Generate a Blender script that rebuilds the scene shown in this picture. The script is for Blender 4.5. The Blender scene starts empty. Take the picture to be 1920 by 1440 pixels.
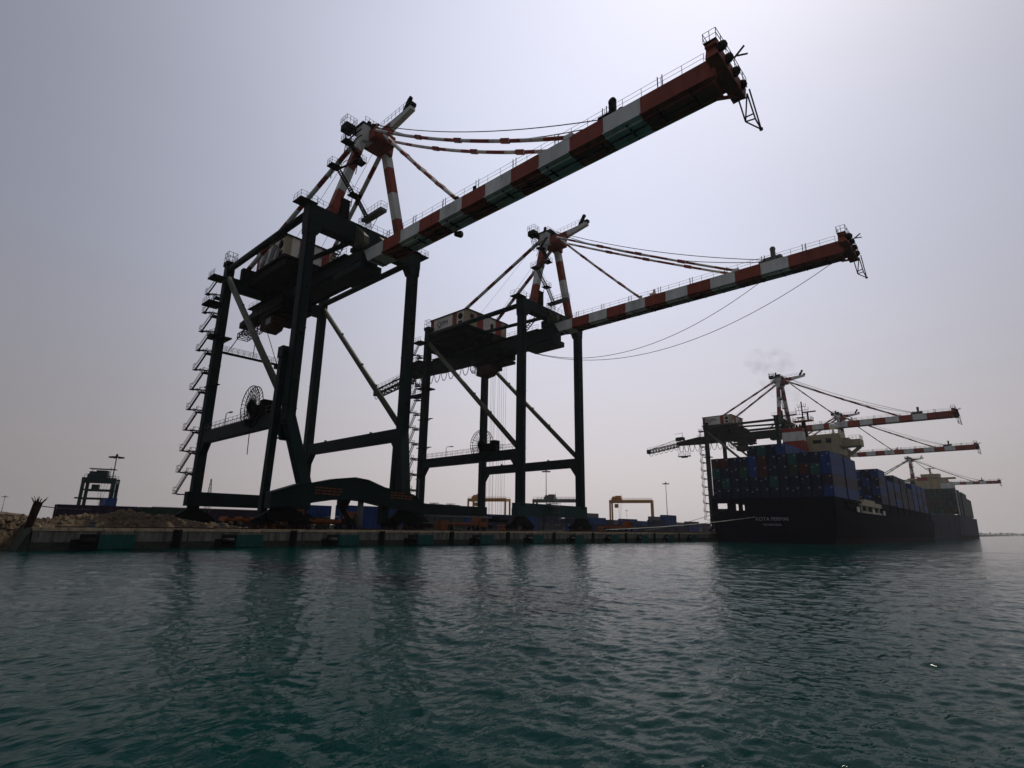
# Container terminal seen from a boat: two big ship-to-shore cranes, quay, laden ships, hazy backlight
import bpy, math, random
import numpy as np
from mathutils import Vector, Matrix
R = math.radians
random.seed(7)
SC = bpy.context.scene
COL = SC.collection

# ------------------------------------------------------------------ camera
cam_d = bpy.data.cameras.new('camera')
cam = bpy.data.objects.new('camera', cam_d); COL.objects.link(cam); SC.camera = cam
YAW, PITCH, ROLL = R(42.372), R(14.564), R(0.793)
fw = Vector((-math.sin(YAW)*math.cos(PITCH), math.cos(YAW)*math.cos(PITCH), math.sin(PITCH)))
rt = Vector((math.cos(YAW), math.sin(YAW), 0)); up = rt.cross(fw)
r2 = rt*math.cos(ROLL) + up*math.sin(ROLL); u2 = -rt*math.sin(ROLL) + up*math.cos(ROLL)
M = Matrix((r2, u2, -fw)).transposed().to_4x4(); M.translation = Vector((0, 0, 2.608))
cam.matrix_world = M
cam_d.sensor_width = 36.0; cam_d.lens = 1042.785/1920*36.0
cam_d.clip_start = 0.1; cam_d.clip_end = 30000

# ------------------------------------------------------------------ world, sun, exposure
SUN_AZ, SUN_EL = 4.0, 59.0      # degrees counter-clockwise from +Y, elevation
sd = Vector((-math.sin(R(SUN_AZ))*math.cos(R(SUN_EL)), math.cos(R(SUN_AZ))*math.cos(R(SUN_EL)), math.sin(R(SUN_EL))))
w = bpy.data.worlds.new("World"); SC.world = w; w.use_nodes = True
nt = w.node_tree; nt.nodes.clear()
N = nt.nodes.new; LK = nt.links.new
out = N('ShaderNodeOutputWorld'); add = N('ShaderNodeAddShader')
bg1 = N('ShaderNodeBackground'); bg2 = N('ShaderNodeBackground')
sky = N('ShaderNodeTexSky'); sky.sky_type = 'NISHITA'; sky.sun_disc = False
sky.sun_elevation = R(SUN_EL); sky.sun_rotation = R(-SUN_AZ); sky.dust_density = 6; sky.air_density = 1.0; sky.ozone_density = 1
LK(sky.outputs[0], bg1.inputs[0]); bg1.inputs[1].default_value = 0.01
# dusty haze: a glow set off from the sun, its falloff also imitating lens vignetting
tc = N('ShaderNodeTexCoord')
dot = N('ShaderNodeVectorMath'); dot.operation = 'DOT_PRODUCT'
nrm = N('ShaderNodeVectorMath'); nrm.operation = 'NORMALIZE'
LK(tc.outputs['Generated'], nrm.inputs[0])
sq = N('ShaderNodeVectorMath'); sq.operation = 'MULTIPLY'; sq.inputs[1].default_value = (1, 1, 0.5); LK(nrm.outputs[0], sq.inputs[0])
sn = N('ShaderNodeVectorMath'); sn.operation = 'NORMALIZE'; LK(sq.outputs[0], sn.inputs[0]); LK(sn.outputs[0], dot.inputs[0])
dot.inputs[1].default_value = (-0.490, 0.745, 0.452)
mx = N('ShaderNodeMath'); mx.operation = 'MAXIMUM'; mx.inputs[1].default_value = 0; LK(dot.outputs['Value'], mx.inputs[0])
pw = N('ShaderNodeMath'); pw.operation = 'POWER'; pw.inputs[1].default_value = 4; LK(mx.outputs[0], pw.inputs[0])
ml = N('ShaderNodeMath'); ml.operation = 'MULTIPLY_ADD'; ml.inputs[1].default_value = 0.54; ml.inputs[2].default_value = 0.20
LK(pw.outputs[0], ml.inputs[0])
sep = N('ShaderNodeSeparateXYZ'); LK(nrm.outputs[0], sep.inputs[0])
rmp = N('ShaderNodeMapRange'); rmp.inputs['From Min'].default_value = 0.0; rmp.inputs['From Max'].default_value = 0.5
rmp.interpolation_type = 'SMOOTHSTEP'
LK(sep.outputs['Z'], rmp.inputs['Value'])
mc = N('ShaderNodeMix'); mc.data_type = 'RGBA'
mc.inputs['A'].default_value = (1.07, 0.98, 0.99, 1); mc.inputs['B'].default_value = (0.93, 0.97, 1.18, 1)
LK(rmp.outputs[0], mc.inputs['Factor'])
nz = N('ShaderNodeTexNoise'); nz.inputs['Scale'].default_value = 1.6; nz.inputs['Detail'].default_value = 3
st_ = N('ShaderNodeVectorMath'); st_.operation = 'MULTIPLY'; st_.inputs[1].default_value = (1, 1, 3.0); LK(nrm.outputs[0], st_.inputs[0]); LK(st_.outputs[0], nz.inputs['Vector'])
nr = N('ShaderNodeMapRange'); nr.inputs['To Min'].default_value = 0.93; nr.inputs['To Max'].default_value = 1.06
LK(nz.outputs['Fac'], nr.inputs['Value'])
m2 = N('ShaderNodeMath'); m2.operation = 'MULTIPLY'; LK(ml.outputs[0], m2.inputs[0]); LK(nr.outputs[0], m2.inputs[1])
LK(mc.outputs['Result'], bg2.inputs[0]); LK(m2.outputs[0], bg2.inputs[1])
LK(bg1.outputs[0], add.inputs[0]); LK(bg2.outputs[0], add.inputs[1]); LK(add.outputs[0], out.inputs[0])
sl = bpy.data.lights.new('sun', 'SUN'); sl.energy = 2.0; sl.angle = R(0.5); sl.color = (1.0, 0.93, 0.82)
so = bpy.data.objects.new('sun', sl); COL.objects.link(so)
so.rotation_euler = (-sd).to_track_quat('-Z', 'Y').to_euler()
vs = SC.view_settings; vs.view_transform = 'Standard'; vs.look = 'None'; vs.exposure = 0.0; vs.gamma = 1.0; vs.use_curve_mapping = False
SC.cycles.max_bounces = 6; SC.cycles.caustics_reflective = False; SC.cycles.caustics_refractive = False; SC.cycles.use_denoising = True

# ------------------------------------------------------------------ materials
def pmat(name, col, rough=0.6, metal=0.0, var=0.25, scale=0.6, rust=None, spec=0.22, streak=False, bump=0.0):
    m = bpy.data.materials.new(name); m.use_nodes = True
    t = m.node_tree; b = t.nodes['Principled BSDF']
    b.inputs['Roughness'].default_value = rough; b.inputs['Metallic'].default_value = metal
    b.inputs['Specular IOR Level'].default_value = spec
    g = t.nodes.new('ShaderNodeTexCoord'); n1 = t.nodes.new('ShaderNodeTexNoise')
    n1.inputs['Scale'].default_value = scale; n1.inputs['Detail'].default_value = 8; n1.inputs['Roughness'].default_value = 0.65
    mp = t.nodes.new('ShaderNodeMapping'); t.links.new(g.outputs['Object'], mp.inputs[0])
    if streak: mp.inputs['Scale'].default_value = (1, 1, 0.18)
    t.links.new(mp.outputs[0], n1.inputs['Vector'])
    rp = t.nodes.new('ShaderNodeMapRange'); rp.inputs['From Min'].default_value = 0.3; rp.inputs['From Max'].default_value = 0.7
    rp.inputs['To Min'].default_value = 1-var; rp.inputs['To Max'].default_value = 1+var
    t.links.new(n1.outputs['Fac'], rp.inputs['Value'])
    hs = t.nodes.new('ShaderNodeHueSaturation'); hs.inputs['Color'].default_value = (*col, 1)
    t.links.new(rp.outputs[0], hs.inputs['Value'])
    last = hs.outputs[0]
    if rust:
        n2 = t.nodes.new('ShaderNodeTexNoise'); n2.inputs['Scale'].default_value = scale*2.3; n2.inputs['Detail'].default_value = 10
        n2.inputs['Roughness'].default_value = 0.7
        t.links.new(mp.outputs[0], n2.inputs['Vector'])
        r3 = t.nodes.new('ShaderNodeMapRange'); r3.inputs['From Min'].default_value = 0.58; r3.inputs['From Max'].default_value = 0.66
        t.links.new(n2.outputs['Fac'], r3.inputs['Value'])
        mi = t.nodes.new('ShaderNodeMix'); mi.data_type = 'RGBA'; mi.inputs['B'].default_value = (*rust, 1)
        t.links.new(last, mi.inputs['A']); t.links.new(r3.outputs[0], mi.inputs['Factor']); last = mi.outputs['Result']
    t.links.new(last, b.inputs['Base Color'])
    if bump:
        bp = t.nodes.new('ShaderNodeBump'); bp.inputs['Strength'].default_value = bump; bp.inputs['Distance'].default_value = 0.3
        t.links.new(n1.outputs['Fac'], bp.inputs['Height']); t.links.new(bp.outputs[0], b.inputs['Normal'])
    return m
RUST = (0.05, 0.02, 0.01)
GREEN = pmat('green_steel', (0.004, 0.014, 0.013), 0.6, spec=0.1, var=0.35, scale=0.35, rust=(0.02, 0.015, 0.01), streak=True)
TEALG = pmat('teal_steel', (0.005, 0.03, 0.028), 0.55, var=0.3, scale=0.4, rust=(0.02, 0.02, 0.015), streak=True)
DARK = pmat('dark_steel', (0.003, 0.004, 0.004), 0.7, spec=0.08, var=0.3, scale=0.8)
PIPE = pmat('olive_pipe', (0.075, 0.075, 0.05), 0.5, var=0.3, scale=0.5, rust=(0.05, 0.035, 0.02))
RED = pmat('red_paint', (0.24, 0.04, 0.02), 0.6, var=0.32, scale=0.45, rust=(0.1, 0.02, 0.012), streak=True)
WHITE = pmat('white_paint', (0.58, 0.58, 0.54), 0.6, var=0.25, scale=0.45, rust=(0.3, 0.25, 0.2), streak=True)
CREAM = pmat('cream_paint', (0.34, 0.28, 0.17), 0.55, var=0.2, scale=0.3, rust=(0.16, 0.10, 0.05), streak=True)
HOUSEW = pmat('house_white', (0.62, 0.58, 0.50), 0.6, var=0.2, scale=0.5, rust=(0.15, 0.1, 0.06), streak=True)
HOUSER = pmat('house_red', (0.26, 0.03, 0.02), 0.6, var=0.2, scale=0.5, rust=(0.08, 0.02, 0.01), streak=True)
ORANGE = pmat('orange_paint', (0.20, 0.055, 0.012), 0.5, var=0.3, scale=1.0, rust=(0.06, 0.02, 0.01))
YELLOW = pmat('yellow_paint', (0.40, 0.19, 0.035), 0.5, var=0.25, scale=0.5, rust=(0.12, 0.06, 0.02))
RUSTY = pmat('rusted_steel', (0.035, 0.017, 0.009), 0.9, var=0.5, scale=2.0)
RUBBER = pmat('rubber', (0.006, 0.006, 0.006), 0.8, var=0.2)
GREY = pmat('grey_steel', (0.10, 0.10, 0.10), 0.5, var=0.2)
CONC = pmat('quay_concrete', (0.14, 0.13, 0.11), 0.9, var=0.65, scale=1.3, rust=(0.04, 0.035, 0.028), bump=0.5, streak=True)
CONCD = pmat('wet_concrete', (0.035, 0.04, 0.028), 0.8, var=0.5, scale=1.2, rust=(0.02, 0.025, 0.015), bump=0.4)
COPE = pmat('coping_concrete', (0.36, 0.28, 0.18), 0.9, var=0.35, scale=1.0, rust=(0.1, 0.08, 0.05))
FENDG = pmat('fender_green', (0.005, 0.065, 0.054), 0.6, var=0.45, scale=1.4, rust=(0.01, 0.04, 0.03), streak=True)
ASPH = pmat('yard_paving', (0.06, 0.055, 0.05), 0.9, var=0.3, scale=0.1)
HULL = pmat('hull_navy', (0.003, 0.004, 0.010), 0.95, spec=0.05, var=0.3, scale=0.15, rust=(0.008, 0.005, 0.004), streak=True)
HULL2 = pmat('hull_slate', (0.05, 0.05, 0.07), 0.9, spec=0.06, var=0.3, scale=0.15, rust=(0.04, 0.025, 0.02), streak=True)
BOOT = pmat('boot_topping', (0.022, 0.010, 0.009), 0.9, spec=0.05, var=0.4, scale=0.3)
DECKM = pmat('deck_paint', (0.03, 0.03, 0.028), 0.8)
GLASS = pmat('dark_glass', (0.01, 0.012, 0.015), 0.1)
LETTER = pmat('letter_white', (0.35, 0.35, 0.36), 0.6)
LETTERD = pmat('letter_dark', (0.02, 0.03, 0.06), 0.6)
CCOL = {'blue': (0.006, 0.04, 0.16), 'navy': (0.004, 0.010, 0.036), 'teal': (0.005, 0.065, 0.055), 'green': (0.006, 0.055, 0.03),
        'maroon': (0.055, 0.010, 0.009), 'plum': (0.020, 0.013, 0.028), 'grey': (0.10, 0.10, 0.10), 'dark green': (0.012, 0.035, 0.022), 'orange': (0.2, 0.06, 0.015)}
CM = {k: pmat('container_'+k.replace(' ', '_'), v, 0.55, var=0.35, scale=0.5, rust=(v[0]*0.5+0.01, v[1]*0.4+0.006, v[2]*0.3+0.004), streak=True) for k, v in CCOL.items()}

# ------------------------------------------------------------------ mesh builder
class MB:
    def __init__(s, off=(0, 0, 0)): s.v = []; s.f = []; s.m = []; s.o = Vector(off); s.sm = []
    def _add(s, vs, fs, m, sm=False):
        b = len(s.v); s.v += [tuple(Vector(q)-s.o) for q in vs]
        for i, f in enumerate(fs):
            s.f.append(tuple(b+k for k in f)); s.m.append(m[i] if isinstance(m, (list, tuple)) else m); s.sm.append(sm)
    def box(s, c, d, m=0, rz=0.0, taper=1.0):
        hx, hy, hz = d[0]/2, d[1]/2, d[2]/2; vs = []
        ca, sa = math.cos(rz), math.sin(rz)
        for z, k in ((-hz, 1.0), (hz, taper)):
            for x, y in ((-hx, -hy), (hx, -hy), (hx, hy), (-hx, hy)):
                x *= k; y *= k; vs.append((c[0]+x*ca-y*sa, c[1]+x*sa+y*ca, c[2]+z))
        s._add(vs, [(3, 2, 1, 0), (4, 5, 6, 7), (0, 1, 5, 4), (1, 2, 6, 5), (2, 3, 7, 6), (3, 0, 4, 7)], m)
        return s
    def bx(s, x0, x1, y0, y1, z0, z1, m=0): return s.box(((x0+x1)/2, (y0+y1)/2, (z0+z1)/2), (abs(x1-x0), abs(y1-y0), abs(z1-z0)), m)
    def frame(s, a, b, upv=(0, 0, 1)):
        d = (b-a).normalized(); u = Vector(upv)
        if abs(d.dot(u)) > 0.99: u = Vector((1, 0, 0))
        x = d.cross(u).normalized(); y = x.cross(d).normalized(); return d, x, y
    def beam(s, p0, p1, w, h, m=0, cuts=None, mats=None, upv=(0, 0, 1), w1=None, h1=None):
        a, b = Vector(p0), Vector(p1); d, x, y = s.frame(a, b, upv)
        w1 = w if w1 is None else w1; h1 = h if h1 is None else h1
        ts = [0.0]+list(cuts or [])+[1.0]; mats = mats or [m]
        vs = []; fs = []; ms = []
        for t in ts:
            c = a.lerp(b, t); ww = (w+(w1-w)*t)/2; hh = (h+(h1-h)*t)/2
            vs += [c-x*ww-y*hh, c+x*ww-y*hh, c+x*ww+y*hh, c-x*ww+y*hh]
        n = len(ts)
        for i in range(n-1):
            for k in range(4):
                k2 = (k+1) % 4; fs.append((i*4+k, i*4+k2, i*4+4+k2, i*4+4+k)); ms.append(mats[i % len(mats)])
        fs += [(3, 2, 1, 0), (n*4-4, n*4-3, n*4-2, n*4-1)]; ms += [mats[0], mats[(n-2) % len(mats)]]
        s._add(vs, fs, ms); return s
    def tube(s, pts, r, n=8, m=0, cuts=None, mats=None, r1=None):
        pts = [Vector(q) for q in pts]
        if cuts:
            a, b = pts[0], pts[-1]
            if len(pts) == 2: pts = [a.lerp(b, t) for t in [0]+list(cuts)+[1]]
        vs = []; fs = []; ms = []; K = len(pts)
        for i, q in enumerate(pts):
            a = pts[max(0, i-1)]; b = pts[min(K-1, i+1)]; d, x, y = s.frame(a, b)
            rr = r if r1 is None else r+(r1-r)*i/(K-1)
            for k in range(n):
                an = 2*math.pi*k/n; vs.append(q+x*math.cos(an)*rr+y*math.sin(an)*rr)
        for i in range(K-1):
            for k in range(n):
                k2 = (k+1) % n; fs.append((i*n+k, i*n+k2, i*n+n+k2, i*n+n+k)); ms.append(mats[i % len(mats)] if mats else m)
        fs += [tuple(range(n-1, -1, -1)), tuple(range((K-1)*n, K*n))]; ms += [mats[0] if mats else m]*2
        s._add(vs, fs, ms, sm=n > 5); return s
    def cyl(s, c, axis, r, L, n=16, m=0, r1=None):
        a = Vector(c)-Vector(axis).normalized()*L/2; b = Vector(c)+Vector(axis).normalized()*L/2
        return s.tube([a, b], r, n, m, r1=r1)
    def rail(s, pts, h=1.1, sp=1.6, r=0.035, m=0, closed=False):
        pts = [Vector(q) for q in pts]
        if closed: pts.append(pts[0])
        for a, b in zip(pts, pts[1:]):
            L = (b-a).length; k = max(1, round(L/sp))
            for i in range(k+1):
                q = a.lerp(b, i/k); s.tube([q, q+Vector((0, 0, h))], r, 4, m)
            for f in (0.5, 1.0): s.tube([a+Vector((0, 0, h*f)), b+Vector((0, 0, h*f))], r*0.9, 4, m)
        return s
    def truss(s, p0, p1, w, h, k=6, r=0.08, m=0):
        a, b = Vector(p0), Vector(p1); d, x, y = s.frame(a, b)
        C = lambda t, i, j: a.lerp(b, t)+x*w/2*i+y*h/2*j
        for i, j in ((-1, -1), (1, -1), (1, 1), (-1, 1)): s.tube([C(0, i, j), C(1, i, j)], r, 4, m)
        for q in range(k+1):
            t = q/k
            for (i, j), (i2, j2) in (((-1, -1), (1, -1)), ((1, -1), (1, 1)), ((1, 1), (-1, 1)), ((-1, 1), (-1, -1))):
                s.tube([C(t, i, j), C(t, i2, j2)], r*0.7, 4, m)
                if q < k: s.tube([C(t, i, j), C(t+1/k, i2, j2)], r*0.6, 4, m)
        return s
    def prism(s, poly, axis, lo, hi, m=0):
        n = len(poly); vs = []
        for v in (lo, hi):
            for a, b in poly: vs.append({0: (v, a, b), 1: (a, v, b), 2: (a, b, v)}[axis])
        fs = [tuple(range(n))[::-1], tuple(range(n, 2*n))]+[(i, (i+1) % n, n+(i+1) % n, n+i) for i in range(n)]
        s._add(vs, fs, m); return s
    def mesh(s, name, mats):
        me = bpy.data.meshes.new(name); me.from_pydata(s.v, [], s.f); me.update()
        for q in (mats if isinstance(mats, (list, tuple)) else [mats]): me.materials.append(q)
        me.polygons.foreach_set('material_index', s.m); me.polygons.foreach_set('use_smooth', s.sm); me.update()
        import bmesh
        bm = bmesh.new(); bm.from_mesh(me); bmesh.ops.recalc_face_normals(bm, faces=bm.faces); bm.to_mesh(me); bm.free()
        return me
    def build(s, name, mats, parent=None, loc=(0, 0, 0), **kw):
        o = bpy.data.objects.new(name, s.mesh(name, mats)); COL.objects.link(o); o.location = loc
        if parent is not None: o.parent = parent
        for k, v in kw.items(): o[k] = v
        return o
def empty(name, loc, label=None, cat=None, group=None, rz=0):
    o = bpy.data.objects.new(name, None); COL.objects.link(o); o.location = loc; o.rotation_euler = (0, 0, rz); o.empty_display_size = 1
    tag(o, label, cat, group); return o
def tag(o, label=None, cat=None, group=None, kind=None):
    for k, v in (('label', label), ('category', cat), ('group', group), ('kind', kind)):
        if v: o[k] = v
    return o
def copy_tree(o, parent=None):
    c = o.copy(); COL.objects.link(c)
    if parent is not None: c.parent = parent; c.matrix_parent_inverse = o.matrix_parent_inverse.copy()
    for ch in list(o.children): copy_tree(ch, c)
    return c
def text(name, s, size, mat, parent, origin, xdir, zdir, depth=0.03, sx=1.0):
    cu = bpy.data.curves.new(name, 'FONT'); cu.body = s; cu.size = size; cu.extrude = depth; cu.align_x = 'CENTER'; cu.align_y = 'CENTER'
    o = bpy.data.objects.new(name, cu); COL.objects.link(o)
    dg = bpy.context.evaluated_depsgraph_get(); me = bpy.data.meshes.new_from_object(o.evaluated_get(dg)); bpy.data.objects.remove(o)
    X = Vector(xdir); Z = Vector(zdir); nrm_ = X.cross(Z)
    o = bpy.data.objects.new(name, me); COL.objects.link(o); me.materials.clear(); me.materials.append(mat)
    mw = Matrix((X*sx, Z, nrm_)).transposed().to_4x4(); mw.translation = Vector(origin)
    me.transform(mw); o.parent = parent; return o

D = 69.694; HQ = 2.117; RAIL = -D-3.5

# ------------------------------------------------------------------ water
def water():
    rs = np.concatenate([np.geomspace(3.0, 120.0, 900), np.geomspace(121.0, 16000.0, 420)])
    view = 90+42.4
    th = np.concatenate([np.linspace(view-62, view+62, 1100), np.linspace(view+66, view+298-4, 60)])
    thr = np.radians(th); nth = len(th)
    Rr, T = np.meshgrid(rs, thr, indexing='ij')
    X = Rr*np.cos(T); Y = Rr*np.sin(T); Z = np.zeros_like(X)
    rng = np.random.default_rng(3)
    dr = np.gradient(rs)[:, None]; da = Rr*np.radians(0.113)
    res = np.maximum(dr, da)
    wind = math.radians(118)
    for i in range(130):
        lam = 0.24*(11/0.24)**(rng.random()**1.3)
        ang = wind+rng.normal(0, 0.62); k = 2*math.pi/lam
        amp = 0.0048*lam**0.80/ (1+ (lam/7.0)**1.5)
        amp *= 0.44 if lam > 2 else (0.85 if lam > 0.9 else 1.2)
        fade = np.clip(lam/(res*3.0)-0.7, 0, 1)
        gust = 1+0.5*np.sin(X*0.05*math.cos(i)+Y*0.045*math.sin(i*1.7)+i)
        ph = k*(X*math.cos(ang)+Y*math.sin(ang))+rng.random()*6.283+0.9*np.sin(0.21*X+0.17*Y+i)
        Z += amp*fade*gust*(1-np.abs(np.sin(ph/2))*2*0.5 - 0.0 + 0.35*np.sin(ph))
    Z -= Z[:900].mean()
    Z *= np.clip(1.3-Rr/900, 0, 1)
    nr_, nt_ = X.shape
    co = np.stack([X, Y, Z], -1).reshape(-1, 3).astype(np.float32)
    co = np.vstack([co, [[0, 0, 0]]]).astype(np.float32)
    idx = np.arange(nr_*nt_).reshape(nr_, nt_)
    a = idx[:-1, :]; b = idx[1:, :]; a2 = np.roll(a, -1, 1); b2 = np.roll(b, -1, 1)
    quads = np.stack([a, b, b2, a2], -1).reshape(-1, 4)
    tri = np.stack([np.full(nt_, nr_*nt_), idx[0], np.roll(idx[0], -1)], -1)
    me = bpy.data.meshes.new('water')
    me.vertices.add(len(co)); me.vertices.foreach_set('co', co.ravel())
    nl = quads.size+tri.size
    me.loops.add(nl); me.loops.foreach_set('vertex_index', np.concatenate([quads.ravel(), tri.ravel()]).astype(np.int32))
    me.polygons.add(len(quads)+len(tri))
    st = np.concatenate([np.arange(len(quads))*4, quads.size+np.arange(len(tri))*3]).astype(np.int32)
    me.polygons.foreach_set('loop_start', st)
    me.polygons.foreach_set('use_smooth', np.ones(len(st), bool))
    me.update(calc_edges=True); me.validate()
    m = bpy.data.materials.new('sea_water'); m.use_nodes = True; t = m.node_tree; b = t.nodes['Principled BSDF']
    b.inputs['Base Color'].default_value = (0.0002, 0.020, 0.0185, 1); b.inputs['Roughness'].default_value = 0.07
    b.inputs['IOR'].default_value = 1.33; b.inputs['Specular IOR Level'].default_value = 0.06
    g = t.nodes.new('ShaderNodeNewGeometry')
    mp = t.nodes.new('ShaderNodeMapping'); mp.inputs['Rotation'].default_value = (0, 0, -wind); mp.inputs['Scale'].default_value = (1.0, 0.45, 1)
    t.links.new(g.outputs['Position'], mp.inputs[0])
    last = None
    for sc, di, stg in ((0.6, 0.2, 0.6), (2.3, 0.08, 0.7), (7.5, 0.02, 0.6)):
        n = t.nodes.new('ShaderNodeTexNoise'); n.inputs['Scale'].default_value = sc; n.inputs['Detail'].default_value = 4
        n.inputs['Roughness'].default_value = 0.6
        t.links.new(mp.outputs[0], n.inputs['Vector'])
        bp = t.nodes.new('ShaderNodeBump'); bp.inputs['Distance'].default_value = di; bp.inputs['Strength'].default_value = stg
        t.links.new(n.outputs['Fac'], bp.inputs['Height'])
        if last: t.links.new(last, bp.inputs['Normal'])
        last = bp.outputs[0]
    t.links.new(last, b.inputs['Normal'])
    me.materials.append(m)
    o = bpy.data.objects.new('water', me); COL.objects.link(o); tag(o, kind='structure')
water()

# ------------------------------------------------------------------ ground and quay
g = MB(); g.bx(-3200, -D-0.9, 9.9, 3200, -3, HQ-0.06); tag(g.build('ground', [ASPH]), kind='structure')
def noise_sheet(name, x0, x1, y0, y1, nx, ny, hf, mat, label=None, cat=None, kind='structure'):
    vs = []; fs = []
    for j in range(ny+1):
        for i in range(nx+1):
            x = x0+(x1-x0)*i/nx; y = y0+(y1-y0)*j/ny; vs.append((x, y, hf(x, y)))
    for j in range(ny):
        for i in range(nx):
            a = j*(nx+1)+i; fs.append((a, a+1, a+nx+2, a+nx+1))
    me = bpy.data.meshes.new(name); me.from_pydata(vs, [], fs); me.materials.append(mat); me.update()
    o = bpy.data.objects.new(name, me); COL.objects.link(o); tag(o, label, cat, None, kind); return o
from mathutils import noise as mn
DIRT = pmat('rubble_earth', (0.075, 0.052, 0.03), 0.95, var=0.6, scale=1.3, rust=(0.03, 0.02, 0.012), bump=0.8)
def hmound(x, y):
    e = min(1, max(0, (-73.5-x)/3.5))                       # rises back from the coping
    l = min(1, max(0, (y+14)/10)) if y < 2 else 1
    r_ = min(1, max(0, (34-y)/7))
    b = min(1, max(0, (x+100)/12))
    h = e*r_*b
    rough = mn.fractal(Vector((x*0.35, y*0.35, 1.3)), 0.9, 2.1, 5)*0.8+abs(mn.noise(Vector((x*1.1, y*1.1, 5))))*0.5
    base = HQ-0.3 if y > 9.9 else -1.2
    top = 3.0+0.35*math.sin(y*0.35+1)
    sh = 1.0 if y > 9.9 else min(1, max(0, (y-(-6+(-x-72)*-0.6))/7))
    return base+(top-base)*h*(0.35+0.65*sh)*1.0+rough*h*0.75
noise_sheet('terrain', -100, -72.5, -24, 34, 150, 300, hmound, DIRT)
# far left land, low bare hill behind the yard
noise_sheet('hills', -900, -98, -150, 60, 40, 40, lambda x, y: 1.5+max(0, 1-((y-0.11*-x+40)/(0.10*-x+30))**2)*(2+(-x-98)*0.018)+mn.noise(Vector((x*.02, y*.05, 0)))*0.8, DIRT)

q = MB(); ys = 9.8
root = empty('quay_wall', (-D, 9.8, 0), 'stained concrete quay wall with pale coping running under all the cranes', 'quay wall')
offq = (-D, 9.8, 0)
seg = [9.8]
y = 15.5
joints = [9.8]; k = 0
while joints[-1] < 172: joints.append(joints[-1]+6.75)
for i, (a, b) in enumerate(zip(joints, joints[1:])):
    c = MB(offq); c.bx(-D-1.6, -D, a+0.06, b-0.06, 0.75, HQ-0.32, 0); c.bx(-D-1.6, -D-0.05, a, b, -2, 0.75, 1)
    o = c.build('wall_block', [CONC, CONCD], root)
c = MB(offq); c.bx(-D-1.6, -D-0.02, joints[-1], 2400, -2, HQ-0.32); c.build('wall_block', [CONC], root)
c = MB(offq)
yy = 9.8
while yy < 175:
    L = random.uniform(2.4, 3.4); c.bx(-D-0.95, -D+0.10, yy, yy+L-0.05, HQ-0.32, HQ+random.choice((0, 0, 0.03, -0.03))); yy += L
c.bx(-D-0.95, -D+0.10, yy, 2400, HQ-0.32, HQ); c.build('coping', [COPE], root)
c = MB(offq)   # sloped end face of the quay
c.prism([(9.75, HQ-0.05), (8.4, -1.5), (9.79, -1.5)], 0, -D-26, -D-0.1); c.build('end_slope', [CONCD], root)

names_pos = ['nearest the quay corner', 'second from the quay corner', 'third from the quay corner', 'fourth from the quay corner', 'fifth from the quay corner',
             'sixth from the quay corner', 'seventh from the quay corner', 'eighth from the quay corner', 'ninth from the quay corner', 'tenth from the quay corner', 'eleventh from the quay corner', 'twelfth from the quay corner']
fender0 = None
for i in range(11):
    y0 = 15.05+13.4*i+ (0.3 if i > 4 else 0)
    if fender0 is None:
        fender0 = empty('quay_fender', (-D, y0, 1.0), 'x', 'fender', 'fenders along the quay wall')
        c = MB(); c.bx(0.0, 0.42, 0, 3.15, -0.95, 0.45); c.build('face_panel', [FENDG], fender0)
        c = MB(); c.bx(0.0, 0.36, 0.05, 3.1, 0.47, 0.78); c.build('cap_block', [CONC], fender0)
        c = MB(); c.bx(0.0, 0.3, -1.5, -0.1, -0.95, 0.5); c.bx(0.0, 0.22, -2.2, -1.49, -0.95, 0.0); c.cyl((0.34, -0.9, -0.2), (0, 1, 0), 0.3, 1.3, 12); c.build('drum_and_recess_shade', [RUBBER], fender0)  # flat near-black boxes paint the shaded recess; only the cylinder is a drum
        c = MB()
        for yy in (0.25, 2.9): c.tube([(0.4, yy, -0.6), (0.2, yy+0.1, 0.9)], 0.05, 5)
        c.build('chain', [RUSTY], fender0)
        f = fender0
    else:
        f = copy_tree(fender0); f.location = (-D, y0, 1.0)
    f['label'] = 'teal green fender panel on the quay wall, '+names_pos[i]
# dark service recess strips between panels
for i in range(10):
    y0 = 22.2+13.4*i
    c = MB(); c.bx(0, 0.14, -0.45, 0.45, -1.0, 1.0); c.tube([(0.2, -0.25, -1.0), (0.2, -0.25, 1.1)], 0.03, 4); c.tube([(0.2, 0.25, -1.0), (0.2, 0.25, 1.1)], 0.03, 4)
    for z in np.arange(-0.9, 1.1, 0.3): c.tube([(0.2, -0.25, z), (0.2, 0.25, z)], 0.025, 4)
    tag(c.build('quay_ladder', [RUBBER], loc=(-D, y0, 1.0)), 'dark ladder recess on the quay wall just beyond the fender '+names_pos[i], 'ladder', 'ladders down the quay wall')
# bollards
for i, yy in enumerate((14.5, 27, 38.4, 41.2, 52.5, 66, 79.5, 93, 108, 126.5, 140, 152)):
    c = MB((0, 0, 0)); c.cyl((0, 0, 0.25), (0, 0, 1), 0.22, 0.5, 12); c.cyl((0, 0, 0.56), (0, 0, 1), 0.36, 0.16, 12); c.box((0, 0, 0.03), (0.8, 0.8, 0.06))
    tag(c.build('mooring_bollard', [GREY], loc=(-D-0.5, yy, HQ+0.001)), 'squat iron mooring bollard on the coping, '+['first', 'second', 'third', 'fourth', 'fifth', 'sixth', 'seventh', 'eighth', 'ninth', 'tenth', 'eleventh', 'twelfth'][i]+' along from the quay corner', 'bollard', 'bollards on the quay edge')
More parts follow.
